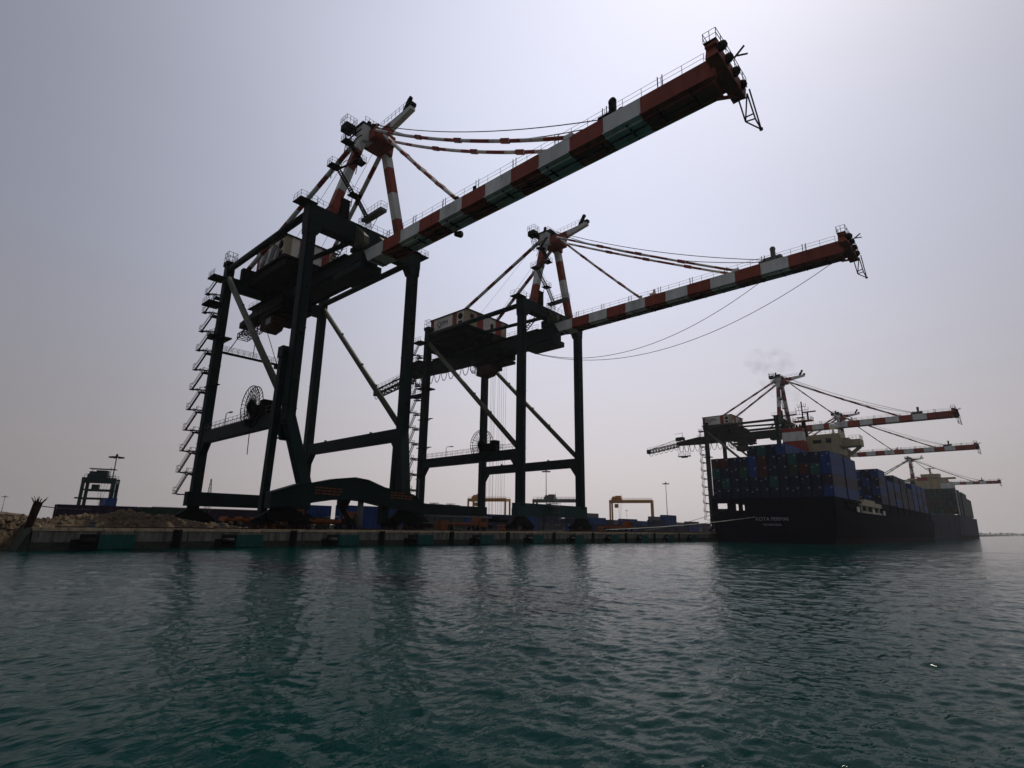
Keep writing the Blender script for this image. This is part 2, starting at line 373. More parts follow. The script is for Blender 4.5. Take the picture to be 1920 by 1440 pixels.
# crane rails
for nm, xx in (('waterside', RAIL), ('landside', RAIL-30.6)):
    c = MB(); c.bx(xx-0.06, xx+0.06, 12, 900, HQ-0.06, HQ+0.1); tag(c.build('crane_rail', [RUSTY]), 'steel crane rail set in the quay on the '+nm+' side', 'rail', 'crane rails')

# ------------------------------------------------------------------ cranes
def stripes(L, a, b, start=0):
    cuts = []; t = start
    i = 0
    while t < L-0.3:
        t += a if i % 2 == 0 else b
        if t < L-0.3: cuts.append(t/L)
        i += 1
    return cuts
def crane(arch, vpos, label):
    P = dict(G=30.48, s=19.26, dzb=0.0, zt=49.4, zap=66.3, bh=7.15, z0=42.5) if arch else dict(G=31.0, s=20.1, zt=50.3, zap=67.4, bh=6.8, z0=44.45)
    G, hs, ZT, ZA, BH, ZB = P['G'], P['s']/2, P['zt'], P['zap'], P['bh'], P['z0']
    off = (0, 0, HQ); BN = 1.44; BD = 2.2
    root = empty('container_crane', (RAIL, vpos, HQ), label, 'container crane', 'container cranes along the quay')
    B = lambda: MB(off)
    lw = 1.45
    # legs
    def legs(name, row, v):
        u = 0 if row == 'w' else -G
        c = B()
        if arch and row == 'w':
            if v < 0:
                c.beam((0, v, 16.5), (0, v, ZT), lw, lw, upv=(1, 0, 0)); c.beam((1.8, v+2.9, 6.6), (0, v, 17.2), 1.5, 1.45, upv=(1, 0, 0), w1=1.45, h1=1.45)
            else:
                c.beam((0, v, 16.5), (0, v, ZT), lw, lw, upv=(1, 0, 0)); c.beam((1.7, v-0.3, 6.0), (0, v, 17.2), 1.7, 1.7, upv=(1, 0, 0), w1=1.5, h1=1.5)
                c.beam((-1.2, v-0.2, 7.0), (-1.0, v-0.2, 16.6), 0.9, 0.9, upv=(1, 0, 0))
        else:
            c.beam((u, v, 6.9), (u, v, ZT), lw, lw, upv=(1, 0, 0), w1=lw*0.97)
        # flange collars
        for z in (16.0, 18.2, 30.0): c.box((u, v, z), (lw+0.14, lw+0.14, 0.12))
        # haunches below portal
        sgn = -1 if row == 'w' else 1
        c.prism([(u+sgn*0.6, 16.0), (u+sgn*2.2, 16.0), (u+sgn*0.6, 13.8)], 1, v-0.6, v+0.6)
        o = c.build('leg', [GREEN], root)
        c = B(); c.tube([(u+0.9*(1 if row == 'w' else -1), v-0.5*(1 if v < 0 else -1), 7.0 if not arch else 18), (u+0.9*(1 if row == 'w' else -1), v-0.5*(1 if v < 0 else -1), ZT-2)], 0.08, 5)
        for z in (22, 29, 36, 43): c.box((u+0.85*(1 if row == 'w' else -1), v, z), (0.3, 0.4, 0.25))
        c.build('cable_conduit', [DARK], o)
        return o
    for row in 'wl':
        for v in (-hs, hs): legs('leg', row, v)
    # landside sill
    c = B(); c.beam((-G, -hs-1.4, 6.7), (-G, hs+1.4, 6.7), 1.4, 2.3); c.build('sill_beam', [GREEN], root)
    if arch:
        c = B()
        pts = [(-hs-2.2, 4.7, 6.6), (-hs+1.5, 5.2, 7.9), (-hs+4.2, 5.7, 8.3), (-3.0, 6.1, 8.9), (0, 6.25, 9.3), (2.2, 6.1, 9.1), (hs-4.5, 5.6, 8.2), (hs+1.0, 4.9, 7.4), (hs+3.2, 4.3, 5.9)]
        c.prism([(a, b) for a, b, _ in pts]+[(a, t) for a, _, t in pts[::-1]], 0, 0.9, 2.6)
        c.prism([(a, t+0.002) for a, _, t in pts]+[(a, t+0.1) for a, _, t in pts[::-1]], 0, 0.75, 2.75)
        o = c.build('arched_sill_beam', [GREEN], root)
        for v0 in (-hs+3.7, 6.3):
            c = B()
            for r_ in range(3):
                x = v0
                while x < v0+3.4:
                    L = random.uniform(0.3, 0.8); c.bx(2.60, 2.63, x, x+L, 7.55-0.38*r_-0.02*(x-v0), 7.72-0.38*r_-0.02*(x-v0)); x += L+0.18
            c.build('worn_lettering', [ORANGE], o)
        # hanging strut, post under arch
        c = B(); c.beam((1.2, -0.6, 6.6), (1.2, -0.9, 4.9), 1.5, 1.5, w1=1.0, h1=1.0); c.beam((1.2, -0.9, 5.0), (1.2, 0.6, 3.3), 0.5, 0.5)
        c.box((1.2, 0.4, 3.2), (1.2, 1.6, 0.9)); c.build('strut', [DARK], root)
        c = B(); c.cyl((1.6, 1.9, 4.3), (0, 0, 1), 0.42, 4.0, 14); c.build('jack_post', [GREY], root)
        c = B(); c.beam((1.2, hs-3.5, 5.8), (1.2, hs-3.5, 2.9), 1.2, 1.1); c.build('strut', [GREEN], root)
        # slender duct beside near waterside leg
        c = B(); c.beam((-2.2, -hs-1.0, 3.0), (-1.4, -hs-1.0, 26.3), 0.9, 1.0, upv=(1, 0, 0)); c.box((-1.35, -hs-0.9, 26.3), (1.5, 1.4, 1.6)); c.build('cable_duct', [GREEN], root)
        c = B(); c.tube([(-1.9, -hs-0.9, 14.2), (0.6, -hs+0.4, 14.0)], 0.14, 6); c.build('strut', [DARK], root)
    else:
        c = B(); c.beam((0, -hs-1.6, 6.2), (0, hs+1.6, 6.2), 1.4, 2.5); o = c.build('sill_beam', [TEALG], root)
    # portal beams
    for v in (-hs, hs):
        c = B(); c.beam((-G+0.7, v, 17.0), (-0.7, v, 17.1), 1.1, 2.0)
        if not arch: pass
        o = c.build('portal_beam', [GREEN], root)
        c = B()
        if v < 0: c.rail([(-G+1, v-0.5, 18.0), (-1, v-0.5, 18.1)], sp=1.7); c.rail([(-G+1, v+0.5, 18.0), (-1, v+0.5, 18.1)], sp=1.7)
        else:
            for uu in (-24, -9): c.box((uu, v, 18.2), (0.4, 0.3, 0.4))
        c.build('railing', [GREY], o)
    c = B(); c.tube([(-G+8.5, -hs, 18), (-G+8.5, -hs, 20.1), (-G+8.7, -hs, 20.3), (-G+10.2, -hs, 20.3)], 0.07, 5); c.box((-G+10.3, -hs, 20.25), (0.9, 0.35, 0.16)); c.build('lamp', [GREY], root)
    # cable reel
    rc = Vector((-10.2, -hs-0.9, 19.7)); RR = 3.1
    c = B(); nsp = 28
    for dv in (-0.28, 0.28):
        ring = [rc+Vector((math.cos(a)*RR, dv, math.sin(a)*RR)) for a in np.linspace(0, 2*math.pi, 41)]
        c.tube(ring, 0.07, 5)
        for i in range(nsp):
            a = 2*math.pi*i/nsp; c.tube([rc+Vector((math.cos(a)*0.4, dv, math.sin(a)*0.4)), rc+Vector((math.cos(a)*RR, dv, math.sin(a)*RR))], 0.045, 4)
    o = c.build('cable_reel', [DARK], root)
    c = B(); c.cyl(rc, (0, 1, 0), 1.05, 0.45, 20); c.build('cable_winding', [RUBBER], o)
    c = B(); c.cyl(rc, (0, 1, 0), 0.5, 1.2, 16); c.build('hub', [DARK], o)
    c = B(); c.box((-9.2, -hs, 18.9), (3.2, 1.6, 1.7)); c.box((-7.2, -hs, 19.2), (1.4, 1.5, 2.3)); c.beam(rc+Vector((0, 0.6, 0)), (-10.2, -hs+0.2, 18.2), 0.6, 0.6)
    c.rail([(-12.5, -hs-0.9, 18.1), (-4, -hs-0.9, 18.1)], sp=1.2); c.tube([(-9.8, -hs-0.9, 16.7), (-9.8, -hs-0.8, 12.5)], 0.06, 5)
    c.build('reel_drive', [DARK], root)
    # waterside cross beam on top of the legs
    zc0, zc1 = (46.2, 49.5) if arch else (47.9, 50.3)
    c = B(); c.bx(-0.9, 0.9, -hs-0.9, hs+0.9, zc0+0.02, zc1)
    c.prism([(-hs-0.9, zc0+0.4), (-hs+1.9, zc0+0.4), (-hs+0.9, zc0-1.4), (-hs-0.8, zc0-1.4)], 0, -0.85, 0.85)
    c.prism([(hs+0.9, zc0+0.4), (hs-1.9, zc0+0.4), (hs-0.9, zc0-1.4), (hs+0.8, zc0-1.4)], 0, -0.85, 0.85)
    c.bx(0.91, 1.6, -1.6, 1.6, zc0-0.6, zc1-1.9)
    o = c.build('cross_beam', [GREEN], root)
    c = B(); c.bx(-1.2, 1.3, -hs-2.6, -hs+0.2, zc1, zc1+0.12); c.build('end_platform', [DARK], o)
    c = B(); c.bx(-1.2, 1.3, hs-0.5, hs+2.4, zc1-0.6, zc1-0.45); c.build('end_platform', [DARK], o)
    c = B(); c.rail([(-1.1, -hs-2.5, zc1+0.1), (1.2, -hs-2.5, zc1+0.1), (1.2, -hs+0.1, zc1+0.1), (0.9, -hs+0.3, zc1+0.1), (0.9, -7.5, zc1)], sp=1.0, r=0.035); c.build('railing', [GREY], o)
    c = B(); c.rail([(0.9, -1, zc1), (0.9, hs, zc1)], sp=1.2); c.build('railing', [GREY], o); c = B(); c.rail([(-1.1, hs-0.4, zc1-0.45), (-1.1, hs+2.3, zc1-0.45), (1.2, hs+2.3, zc1-0.45), (1.2, hs, zc1-0.45)], sp=0.9, r=0.04)
    c.build('railing', [GREY], o)
    c = B(); c.box((0.3, -4.8, zc1+1.5), (1.5, 1.5, 3.0)); c.box((0.3, -4.8, zc1+3.06), (1.7, 1.7, 0.12)); c.bx(1.05, 1.08, -5.2, -4.4, zc1+1.6, zc1+2.6)
    c.build('control_cabin', [DARK], root)
    for v0 in (-2.6, 1.7):
        c = B(); c.prism([(0.93, zc1-0.5), (3.6, zc0+0.2), (3.6, zc0-0.9), (0.93, zc0-0.9)], 1, v0, v0+0.9); c.cyl((2.0, v0+0.45, zc0+0.3), (0, 1, 0), 0.55, 1.0, 14); c.build('hinge_bracket', [PIPE], root)
    # ties and braces
    for v in (-hs, hs):
        zt = (48.8 if arch else 49.0) if v < 0 else (47.8 if arch else 49.0)
        c = B(); c.tube([(-G+0.5, v, zt), (-0.7, v, zt)], 0.55, 10); c.build('tie_beam', [GREEN], root)
        c = B(); c.tube([(-G+0.4, v, 46.8), (-0.5, v, 18.2)], 0.52, 10)
        for t in (0.28, 0.55, 0.72):
            q_ = Vector((-G+0.4, v, 46.8)).lerp(Vector((-0.5, v, 18.2)), t); c.box(q_+Vector((0.35, 0, 0.45)), (0.3, 0.3, 0.3))
        c.build('brace', [PIPE], root)
    c = B(); c.tube([(-G-0.5, -3.6, 49.2 if not arch else 49.0), (0, -2.6, zc0+0.3)], 0.42, 8); c.build('tie_beam', [GREEN], root)
    # landside cross beam, leg caps
    c = B(); c.beam((-G, -hs, 46.0), (-G, hs, 46.0), 1.2, 2.4); c.build('landside_cross_beam', [GREEN], root)
    for v in (-hs, hs):
        c = B(); c.box((-G, v, ZT+0.3), (1.8, 1.8, 0.8)); c.rail([(-G-0.8, v-0.8, ZT+0.7), (-G+0.8, v-0.8, ZT+0.7), (-G+0.8, v+0.8, ZT+0.7), (-G-0.8, v+0.8, ZT+0.7)], closed=True, sp=0.8, r=0.05, h=1.9)
        c.build('leg_cap', [DARK], root)
    # girder
    zg0, zg1 = (42.9, 45.4) if arch else (43.0, 46.3)
    c = B(); c.bx(-G-8, 1.6, -1.5, 1.5, zg0, zg1)
    for v in (-1.75, 1.75): c.bx(-G-8, 1.5, v-0.25 if v < 0 else 1.502, v+0.25 if v > 0 else -1.502, zg0+0.1, zg0+0.35)
    c.bx(-6.0, 2.2, -1.9, 1.9, zg0-1.1, zg0-0.003); c.bx(-1.4, 1.4, -1.9, 1.9, zg1+0.003, zc0-0.1)
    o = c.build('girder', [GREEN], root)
    c = B(); c.rail([(-G-8, -2.2, zg1-0.2), (-2, -2.2, zg1-0.2)], sp=1.8); c.bx(-G-8, -2, -2.5, -1.6, zg1-0.3, zg1-0.2)
    c.rail([(-G-8, 2.2, zg1-0.2), (-2, 2.2, zg1-0.2)], sp=1.8); c.build('walkway', [DARK], o)
    c = B()   # stair between girder and cross beam
    for i in range(9):
        t = i/8; c.box((-6+3.6*t, -2.2, zg1+0.2+2.6*t), (0.3, 0.9, 0.06))
    for v in (-2.65, -1.75):
        c.beam((-6.2, v, zg1+0.1), (-2.2, v, zg1+3.0), 0.06, 0.25); c.tube([(-6.2, v, zg1+1.1), (-2.2, v, zg1+4.0)], 0.04, 4)
    c.build('stair', [GREY], o)
    # rear tail
    if arch:
        c = B(); c.beam((-G-8, 0, zg0+1.2), (-G-15, 0, zg0+0.8), 2.4, 2.0, w1=2.0, h1=1.2); c.truss((-G-8, 0, zg0-1.2), (-G-15, 0, zg0-1.6), 2.2, 1.2, 6, 0.1)
        c.build('girder_tail', [DARK], root)
        c = B(); c.bx(-G-8.6, -G-7.8, -6.5, 7.5, 35.0, 35.3); c.rail([(-G-8.6, -6.5, 35.3), (-G-8.6, 7.5, 35.3)], sp=1.2); c.rail([(-G-7.8, -6.5, 35.3), (-G-7.8, 7.5, 35.3)], sp=1.2); c.box((-G-8.2, 5.8, 34.7), (1.2, 2.2, 0.8))
        for v in (-5, 0, 5): c.tube([(-G-8.2, v, 35.3), (-G-8.0, v*0.3, zg0)], 0.08, 4)
        c.build('service_gantry', [DARK], root)
    else:
        c = B(); c.beam((-G-8, 0, (zg0+zg1)/2), (-G-19, 0, zg0+1.0), 2.8, zg1-zg0, h1=1.6); c.truss((-G-19, -1.1, zg0+0.5), (-G-35, -1.1, zg0-1.6), 0.5, 1.6, 10, 0.13); c.truss((-G-19, 1.1, zg0+0.5), (-G-35, 1.1, zg0-1.6), 0.5, 1.6, 10, 0.13)
        for i in range(9):
            t = i/8; c.beam((-G-19-16*t, -1.4, zg0-0.3-2.1*t), (-G-19-16*t, 1.4, zg0-0.3-2.1*t), 0.2, 0.3)
        c.rail([(-G-19, -1.4, zg0+1.3), (-G-35, -1.4, zg0-0.8)], sp=1.8, r=0.05); c.bx(-G-35.5, -G-34.9, -1.5, 1.5, zg0-2.6, zg0-0.6)
        c.tube([(-G-18, 0, zg1+0.5), (-G-34, 0, zg0-0.4)], 0.1, 5)
        c.build('girder_tail', [DARK], root)
        c = B(); c.box((-G-17.5, 0, zg1+0.2), (3.4, 2.6, 1.4)); c.tube([(-G-16.5, 0, zg1+0.8), (-G-16.5, 0, zg1+3.3)], 0.1, 5); c.tube([(-G-16.5, 0, zg1+3.0), (-G-20.5, 0, zg1+2.8)], 0.08, 5); c.box((-G-19.0, 0.5, zg1), (2.2, 1.4, 1.5))
        c.build('tail_winch', [DARK], root)
        c = B(); c.box((-G-16, 0, 37.8), (6.0, 1.6, 0.4)); c.box((-G-16, 0, 37.35), (3.0, 1.0, 0.5))
        for du in (-2.8, 0, 2.8):
            for v in (-0.7, 0.7): c.tube([(-G-16+du, v, 38), (-G-16+du*0.9, v*1.8, zg0)], 0.07, 4)
        c.rail([(-G-18.9, -0.8, 38), (-G-13.1, -0.8, 38)], sp=1.0); c.build('service_basket', [DARK], root)
    # boom
    U0, U1 = 2.35, 58.0
    cuts = [(BH+4.367*i-U0)/(U1-U0) for i in range(0, 11)]; nseg = len(cuts)+1
    mats = [(0 if i % 2 == 0 else 1) for i in range(nseg)]   # first white, then red ...
    c = B(); zb = ZB; zt_ = ZB+BD
    ts = [0]+cuts+[1]
    for i in range(nseg):
        a = U0+(U1-U0)*ts[i]; b = U0+(U1-U0)*ts[i+1]
        if i == 0:
            c.prism([(a-0.3, zt_), (a+0.9, zb+0.05), (b, zb), (b, zt_)], 1, -BN, BN, mats[i])
        else: c.beam((a, 0, (zb+zt_)/2), (b, 0, (zb+zt_)/2), 2*BN, BD, mats[i])
        for v in (-1, 1):
            c.bx(a, b, v*BN+(0.002 if v > 0 else -0.22), v*BN+(0.22 if v > 0 else -0.002), zb+0.05, zb+0.22, mats[i]) if i else None
            c.bx(a+0.002, b-0.002, v*0.95-0.1, v*0.95+0.1, zb-0.22, zb-0.003, mats[i]) if i else None
    bo = c.build('boom', [WHITE, RED], root)
    c = B()
    c.rail([(U0+1, -BN+0.05, zt_), (U1-0.5, -BN+0.05, zt_)], sp=2.2, r=0.03, h=1.0); c.rail([(U0+1, BN-0.05, zt_), (U1-0.5, BN-0.05, zt_)], sp=2.2, r=0.03, h=1.0)
    for i in range(8): c.tube([(8+6.4*i, -BN+0.05, zt_), (8+6.4*i, -BN+0.05, zt_+1.25)], 0.06, 4); c.tube([(8.5+6.4*i, -BN+0.05, zt_), (8.5+6.4*i, -BN+0.05, zt_+1.25)], 0.06, 4)
    c.build('railing', [DARK], bo)
    c = B()
    c.bx(U0+5, U1-2, -0.05, 0.05, zb-0.2, zb-0.004)
    for j in range(16):
        t = j/15; c.bx(U0+2+(U1-U0-4)*t-0.06, U0+2+(U1-U0-4)*t+0.06, -BN+0.1, BN-0.1, zb-0.18, zb-0.002)
    c.build('underside_frame', [DARK], bo)
    # boom-top sheave stand
    us = 46.5 if arch else 47.5
    c = B(); c.box((us, 0, zt_+0.5), (2.2, 1.6, 1.0)); c.box((us+0.5, -0.3, zt_+1.5), (0.7, 0.5, 1.9)); c.cyl((us+0.5, -0.3, zt_+2.5), (0, 1, 0), 0.45, 0.3, 12); c.box((us-1.4, 0, zt_+0.4), (1.0, 1.2, 0.8)); c.cyl((us+1.4, 0, zt_+0.8), (0, 1, 0), 0.5, 0.6, 12)
    c.build('sheave_stand', [GREY if not arch else DARK], bo)
    c = B(); c.box((25.5, 0, zt_+0.4), (1.2, 1.2, 0.8)); c.box((25.8, -0.3, zt_+1.1), (0.4, 0.3, 0.9)); c.box((23.2, -1.0, zt_+0.35), (0.5, 0.4, 0.7)); c.build('sheave_stand', [HOUSEW if not arch else DARK], bo)
    if arch:
        c = B(); c.cyl((21.2, 1.2, zb-0.9), (1, 0, -0.4), 0.32, 1.1, 12, r1=0.5); c.tube([(20.9, 1.2, zb-0.6), (20.9, 1.2, zb)], 0.06, 4); c.build('floodlight', [RUBBER], bo)
    # head of the boom
    c = B()
    c.bx(U1+0.002, U1+0.4, -BN+0.05, -BN+0.5, zb+0.2, zt_-0.1, 0); c.bx(U1+0.002, U1+0.4, BN-0.5, BN-0.05, zb+0.2, zt_-0.1, 0)
    c.beam((U1+0.6, -2.3, zb+2.0), (U1+0.95, 3.1, zb+0.55), 1.2, 1.25, 0); c.beam((U1+0.6, -2.5, zb+2.7), (U1+0.7, -1.2, zb+2.45), 1.1, 0.4, 0)
    c.beam((U1-0.5, BN-0.2, zb-0.1), (U1+0.9, 2.4, zb+0.2), 0.2, 0.3, 0)
    for v in (-0.9, -0.2, 0.5, 1.2): c.tube([(U1+0.3, v, zb+0.6), (U1+1.4, v+0.3, zb+1.3)], 0.1, 5, 0)
    for v in (-2.5, -1.0, 0.7, 2.4): c.cyl((U1+1.5, v*0.9, zb+2.1-0.26*(v*0.9+2.5)), (0, 1, 0), 0.5, 0.25, 12, 1)
    o = c.build('head_frame', [RED, DARK], bo)
    c = B()
    P1 = [(U1+0.0, -2.6, zb+2.95), (U1+1.2, -2.6, zb+2.95), (U1+1.45, 0.0, zb+2.2), (U1+1.65, 3.2, zb+1.25)]
    c.rail([P1[3], P1[2], P1[1], P1[0], (U1+0.0, -1.0, zb+2.9)], sp=0.8, r=0.035, h=1.1)
    c.bx(U1+0.0, U1+1.2, -2.65, -1.1, zb+2.9, zb+2.96)
    c.tube([(U1+1.6, 0.4, zb+2.6), (U1+2.7, 0.1, zb+3.1)], 0.10, 5); c.tube([(U1+1.9, 0.4, zb+2.7), (U1+2.7, 0.9, zb+2.8)], 0.09, 5)
    c.build('railing', [DARK], o)
    c = B(); z_ = zb+0.3
    A0 = Vector((U1+0.9, 2.6, z_)); A1 = Vector((U1+1.6, 3.2, z_+0.3)); A2 = Vector((U1+1.9, 3.0, z_+0.5)); Bm = Vector((U1+1.0, 3.9, z_-2.1)); Bn = Vector((U1+1.7, 4.6, z_-1.7)); Tp = Vector((U1+1.9, 5.4, z_-2.5))
    for a, b in ((A0, Bm), (A1, Bn), (A2, Tp), (Bm, Bn), (Bm, Tp), (Bn, Tp), (A0.lerp(Bm, 0.15), A1.lerp(Bn, 0.15)), (A1, Bm), (A0.lerp(Bm, 0.85), A1.lerp(Bn, 0.8))): c.tube([a, b], 0.075, 5)
    c.cyl(Tp, (0, 0, 1), 0.17, 0.2, 10)
    c.build('outrigger', [RUSTY if arch else DARK], o)
    # pylon
    zp0 = zc1-0.05
    for sgn, nm in ((-1, 'n'), (1, 'f')):
        a = Vector((0.2, sgn*6.7, zp0)); b = Vector((0.0, sgn*2.25, ZA))
        c = B(); c.beam(a, b, 1.25, 1.35, cuts=[0.27, 0.54, 0.80], mats=[1, 0, 1, 0], upv=(1, 0, 0))
        for t in (0.05, 0.95): c.beam(a.lerp(b, t), a.lerp(b, t+0.01), 1.5, 1.6, 1, upv=(1, 0, 0))
        c.build('pylon_leg', [WHITE, RED], root)
    c = B(); c.prism([(-3.1, ZA+1.5), (-0.9, ZA+1.6), (-0.9, ZA-0.9), (-1.4, ZA-0.9), (-2.9, ZA-1.6)], 0, -0.9, 1.2, 0); c.prism([(-0.898, ZA+1.6), (3.1, ZA+1.5), (2.9, ZA-1.6), (1.2, ZA-0.9), (-0.898, ZA-0.9)], 0, -0.95, 1.25, 1)
    c.bx(-2.0, -1.002, -2.4, 2.4, ZA-0.6, ZA+1.0, 1); c.bx(1.302, 3.2, -2.0, 2.0, ZA-1.2, ZA+0.6, 1)
    ah = c.build('apex_head', [WHITE, RED, DARK], root)
    c = B(); c.bx(-1.8, 1.4, -3.4, 2.6, ZA+1.62, ZA+1.74); c.bx(-3.0, -1.2, -4.9, -3.2, ZA+1.0, ZA+2.2); c.bx(-3.0, -1.0, -3.4, 0, ZA+1.75, ZA+1.85); c.rail([(-3.0, -5.0, ZA+2.2), (-1.0, -5.0, ZA+2.2), (-1.0, -3.1, ZA+2.2), (-3.0, -3.1, ZA+2.2)], closed=True, sp=0.7, r=0.045, h=1.2); c.truss((-1.6, -3.6, ZA-2.4), (-2.0, -4.2, ZA+1.0), 0.9, 0.9, 3, 0.05)
    c.rail([(-1.8, -3.0, ZA+1.75), (-1.8, 2.5, ZA+1.75), (1.4, 2.5, ZA+1.75), (1.4, -3.0, ZA+1.75)], sp=0.8, r=0.045); c.build('platform', [DARK], ah)
    c = B()
    for u, v, r_, h_ in ((-1.2, -0.8, 0.75, 2.2), (0.8, 0.8, 0.8, 2.0), (0, -0.1, 0.7, 1.7), (1.6, -1.2, 0.6, 1.6)):
        c.cyl((u, v, ZA+h_), (0, 1, 0.1), r_, 0.4, 14); c.box((u, v, ZA+h_-0.8), (0.9, 1.0, 1.6))
    c.beam((-1.4, -0.8, ZA+2.2), (-1.0, -0.8, ZA+4.4), 0.5, 0.5); c.beam((-4.3, -1.0, ZA+5.2), (1.8, -0.6, ZA+2.4), 0.3, 0.35) if arch else c.box((-0.4, 0, ZA+2.7), (1.6, 1.4, 1.7))
    c.build('sheave_cluster', [DARK], ah)
    c = B(); c.beam((1.2, 0, ZA+0.7), (5.0, 0, ZA+0.7), 0.9, 1.5, 1); c.beam((5.002, 0, ZA+0.75), (10.4, 0, ZA+1.3), 0.9, 1.4, 0, h1=0.7)
    o = c.build('jib_arm', [WHITE, RED], ah)
    c = B(); c.rail([(2.2, -0.5, ZA+1.5), (9.5, -0.5, ZA+1.7)], sp=1.0, r=0.035); c.build('railing', [DARK], o)
    c = B(); c.beam((8.4, 0, ZA+1.6), (9.4, 0, ZA+3.4), 0.7, 0.8, 0, w1=0.6, h1=0.5); c.cyl((9.5, 0, ZA+3.5), (0, 1, 0), 0.45, 0.35, 12); c.box((10.2, 0, ZA+1.9), (0.9, 0.9, 0.6)); c.build('sheave', [DARK], o)
    # pylon access: platforms and ladders
    c = B()
    for (u, v, z) in ((1.9, -6.0, 62.0-66.3+ZA), (1.9, -3.6, 59.6-66.3+ZA), (1.8, -7.8, 56.6-66.3+ZA), (1.8, -3.9, 53.4-66.3+ZA)):
        c.box((u, v, z), (1.5, 1.7, 0.14)); c.rail([(u-0.7, v-0.8, z), (u+0.7, v-0.8, z), (u+0.7, v+0.8, z), (u-0.7, v+0.8, z)], closed=True, sp=0.75, r=0.035)
        c.tube([(u-0.6, v, z), (0.3, v+0.4, z-1.2)], 0.07, 4)
    def ladder(a, b, w_=0.7, n=14):
        a, b = Vector(a), Vector(b); s_ = Vector((w_/2, 0, 0))
        for q_ in (-1, 1): c.beam(a+s_*q_, b+s_*q_, 0.09, 0.22); c.tube([a+s_*q_+Vector((0, 0, 0.9)), b+s_*q_+Vector((0, 0, 0.9))], 0.03, 4)
        for i in range(n+1):
            t = i/n; c.box(a.lerp(b, t), (w_, 0.24, 0.05))
    dz = ZA-66.3
    ladder((1.9, -6.6, 57.0+dz), (1.9, -4.2, 59.6+dz)); ladder((1.8, -7.2, 56.7+dz), (1.8, -4.2, 53.6+dz)); ladder((1.8, -3.6, 53.4+dz), (1.8, -1.5, 50.9+dz*0.6)); ladder((1.9, -3.0, 59.7+dz), (1.9, -5.4, 62.0+dz)); ladder((1.9, -6.2, 62.1+dz), (1.9, -4.0, 65.6+dz))
    c.build('access_ladders', [DARK], root)
    c = B(); c.box((2.6, -0.6, zc1+1.6), (5.4, 1.2, 0.5)); c.rail([(0, -1.2, zc1+1.85), (5.3, -1.2, zc1+1.85), (5.3, 0, zc1+1.85), (0, 0, zc1+1.85)], sp=0.9, r=0.035); c.tube([(4.4, -0.6, zc1+1.4), (1.4, -0.4, zc1-1.0)], 0.05, 4)
    c.truss((0.6, -0.9, zc1), (0.6, -0.9, zc1+1.6), 1.4, 1.4, 3, 0.05); c.build('walkway', [GREY], root)
    # stays
    for sgn in (-1, 1):
        a = Vector((-0.8, sgn*2.3, ZA+0.5)); b = Vector((-G-0.8, sgn*6.9, 50.0)) if not arch else Vector((-G+0.6, sgn*6.6, 49.6)); L = (b-a).length
        c = B(); c.tube([a, b], 0.42, 10, cuts=stripes(L, 3.4, 2.5, 0), mats=[0, 1]); c.build('backstay', [WHITE, RED], root)
    for sgn in (-1, 1):
        for (ue, nm, sag) in ((41.9, 'outer', 1.15 if arch else 0.3), (23.3, 'inner', 0.25)):
            a = Vector((3.2, sgn*(1.9 if nm == 'outer' else 0.35), ZA-0.2)); b = Vector((ue, sgn*(1.25 if nm == 'outer' else 0.4), zt_+0.1)); K = 22
            pts = [a.lerp(b, t/K)-Vector((0, 0, sag*4*(t/K)*(1-t/K))) for t in range(K+1)]
            c = B(); r_ = 0.24 if nm == 'outer' else 0.26
            pat = [0, 0, 1, 0, 0, 0, 1, 1, 0, 0, 1, 0, 0, 1, 1, 0, 0, 1, 0, 0, 1, 1]
            c.tube(pts, r_, 6, mats=pat)
            for i in (6, 11, 16): c.beam(pts[i].lerp(pts[i+1], 0.1), pts[i].lerp(pts[i+1], 0.9), 0.5, 0.52, 1)
            c.box(b, (1.2, 0.5, 0.5), 0)
            c.build('forestay', [WHITE, RED], root)
    c = B()
    for sgn, ue, sg in ((-1, us-1.0, 1.4), (1, us-1.0, 2.4)):
        a = Vector((2.0, sgn*0.5, ZA+2.2)); b = Vector((ue, sgn*0.5, zt_+0.9))
        c.tube([a.lerp(b, t/16)-Vector((0, 0, sg*4*(t/16)*(1-t/16))) for t in range(17)], 0.07, 4)
    for sgn in (-1, 1): c.tube([(-1.2, sgn*1.6, ZA+2.0), (-21, sgn*2.6, 53.8)], 0.035, 4)
    c.build('boom_hoist_rope', [DARK], root)
    # machinery house
    hu0, hu1, hv0, hv1, hz0, hz1 = (-31.4, -19.4, -4.5, 5.5, 50.3, 54.1) if arch else (-33.4, -20.0, -7.6, 6.6, 50.2, 54.0)
    c = B()
    W, Rr_, T_ = 0, 1, 2
    nu = [(0, .09, Rr_), (.09, .62, W), (.62, .74, Rr_ if not arch else W), (.74, .92, W), (.92, 1, T_)]
    for a, b, m_ in nu: 
        c.bx(hu0+(hu1-hu0)*a, hu0+(hu1-hu0)*b, hv0, hv0+0.3, hz0, hz1, m_)
        c.bx(hu0+(hu1-hu0)*a, hu0+(hu1-hu0)*b, hv1-0.3, hv1, hz0, hz1, m_)
    nv = [(0, .08, T_), (.08, .24, W if arch else T_), (.24, .40, Rr_), (.40, .55, W), (.55, .72, W), (.72, .88, Rr_), (.88, 1, T_)]
    vv0, vv1 = hv0+0.302, hv1-0.302
    for a, b, m_ in nv:
        c.bx(hu1-0.3, hu1, vv0+(vv1-vv0)*a, vv0+(vv1-vv0)*b, hz0, hz1, m_); c.bx(hu0, hu0+0.3, vv0+(vv1-vv0)*a, vv0+(vv1-vv0)*b, hz0, hz1, m_)
    mh = c.build('machinery_house', [HOUSEW, HOUSER, CREAM], root)
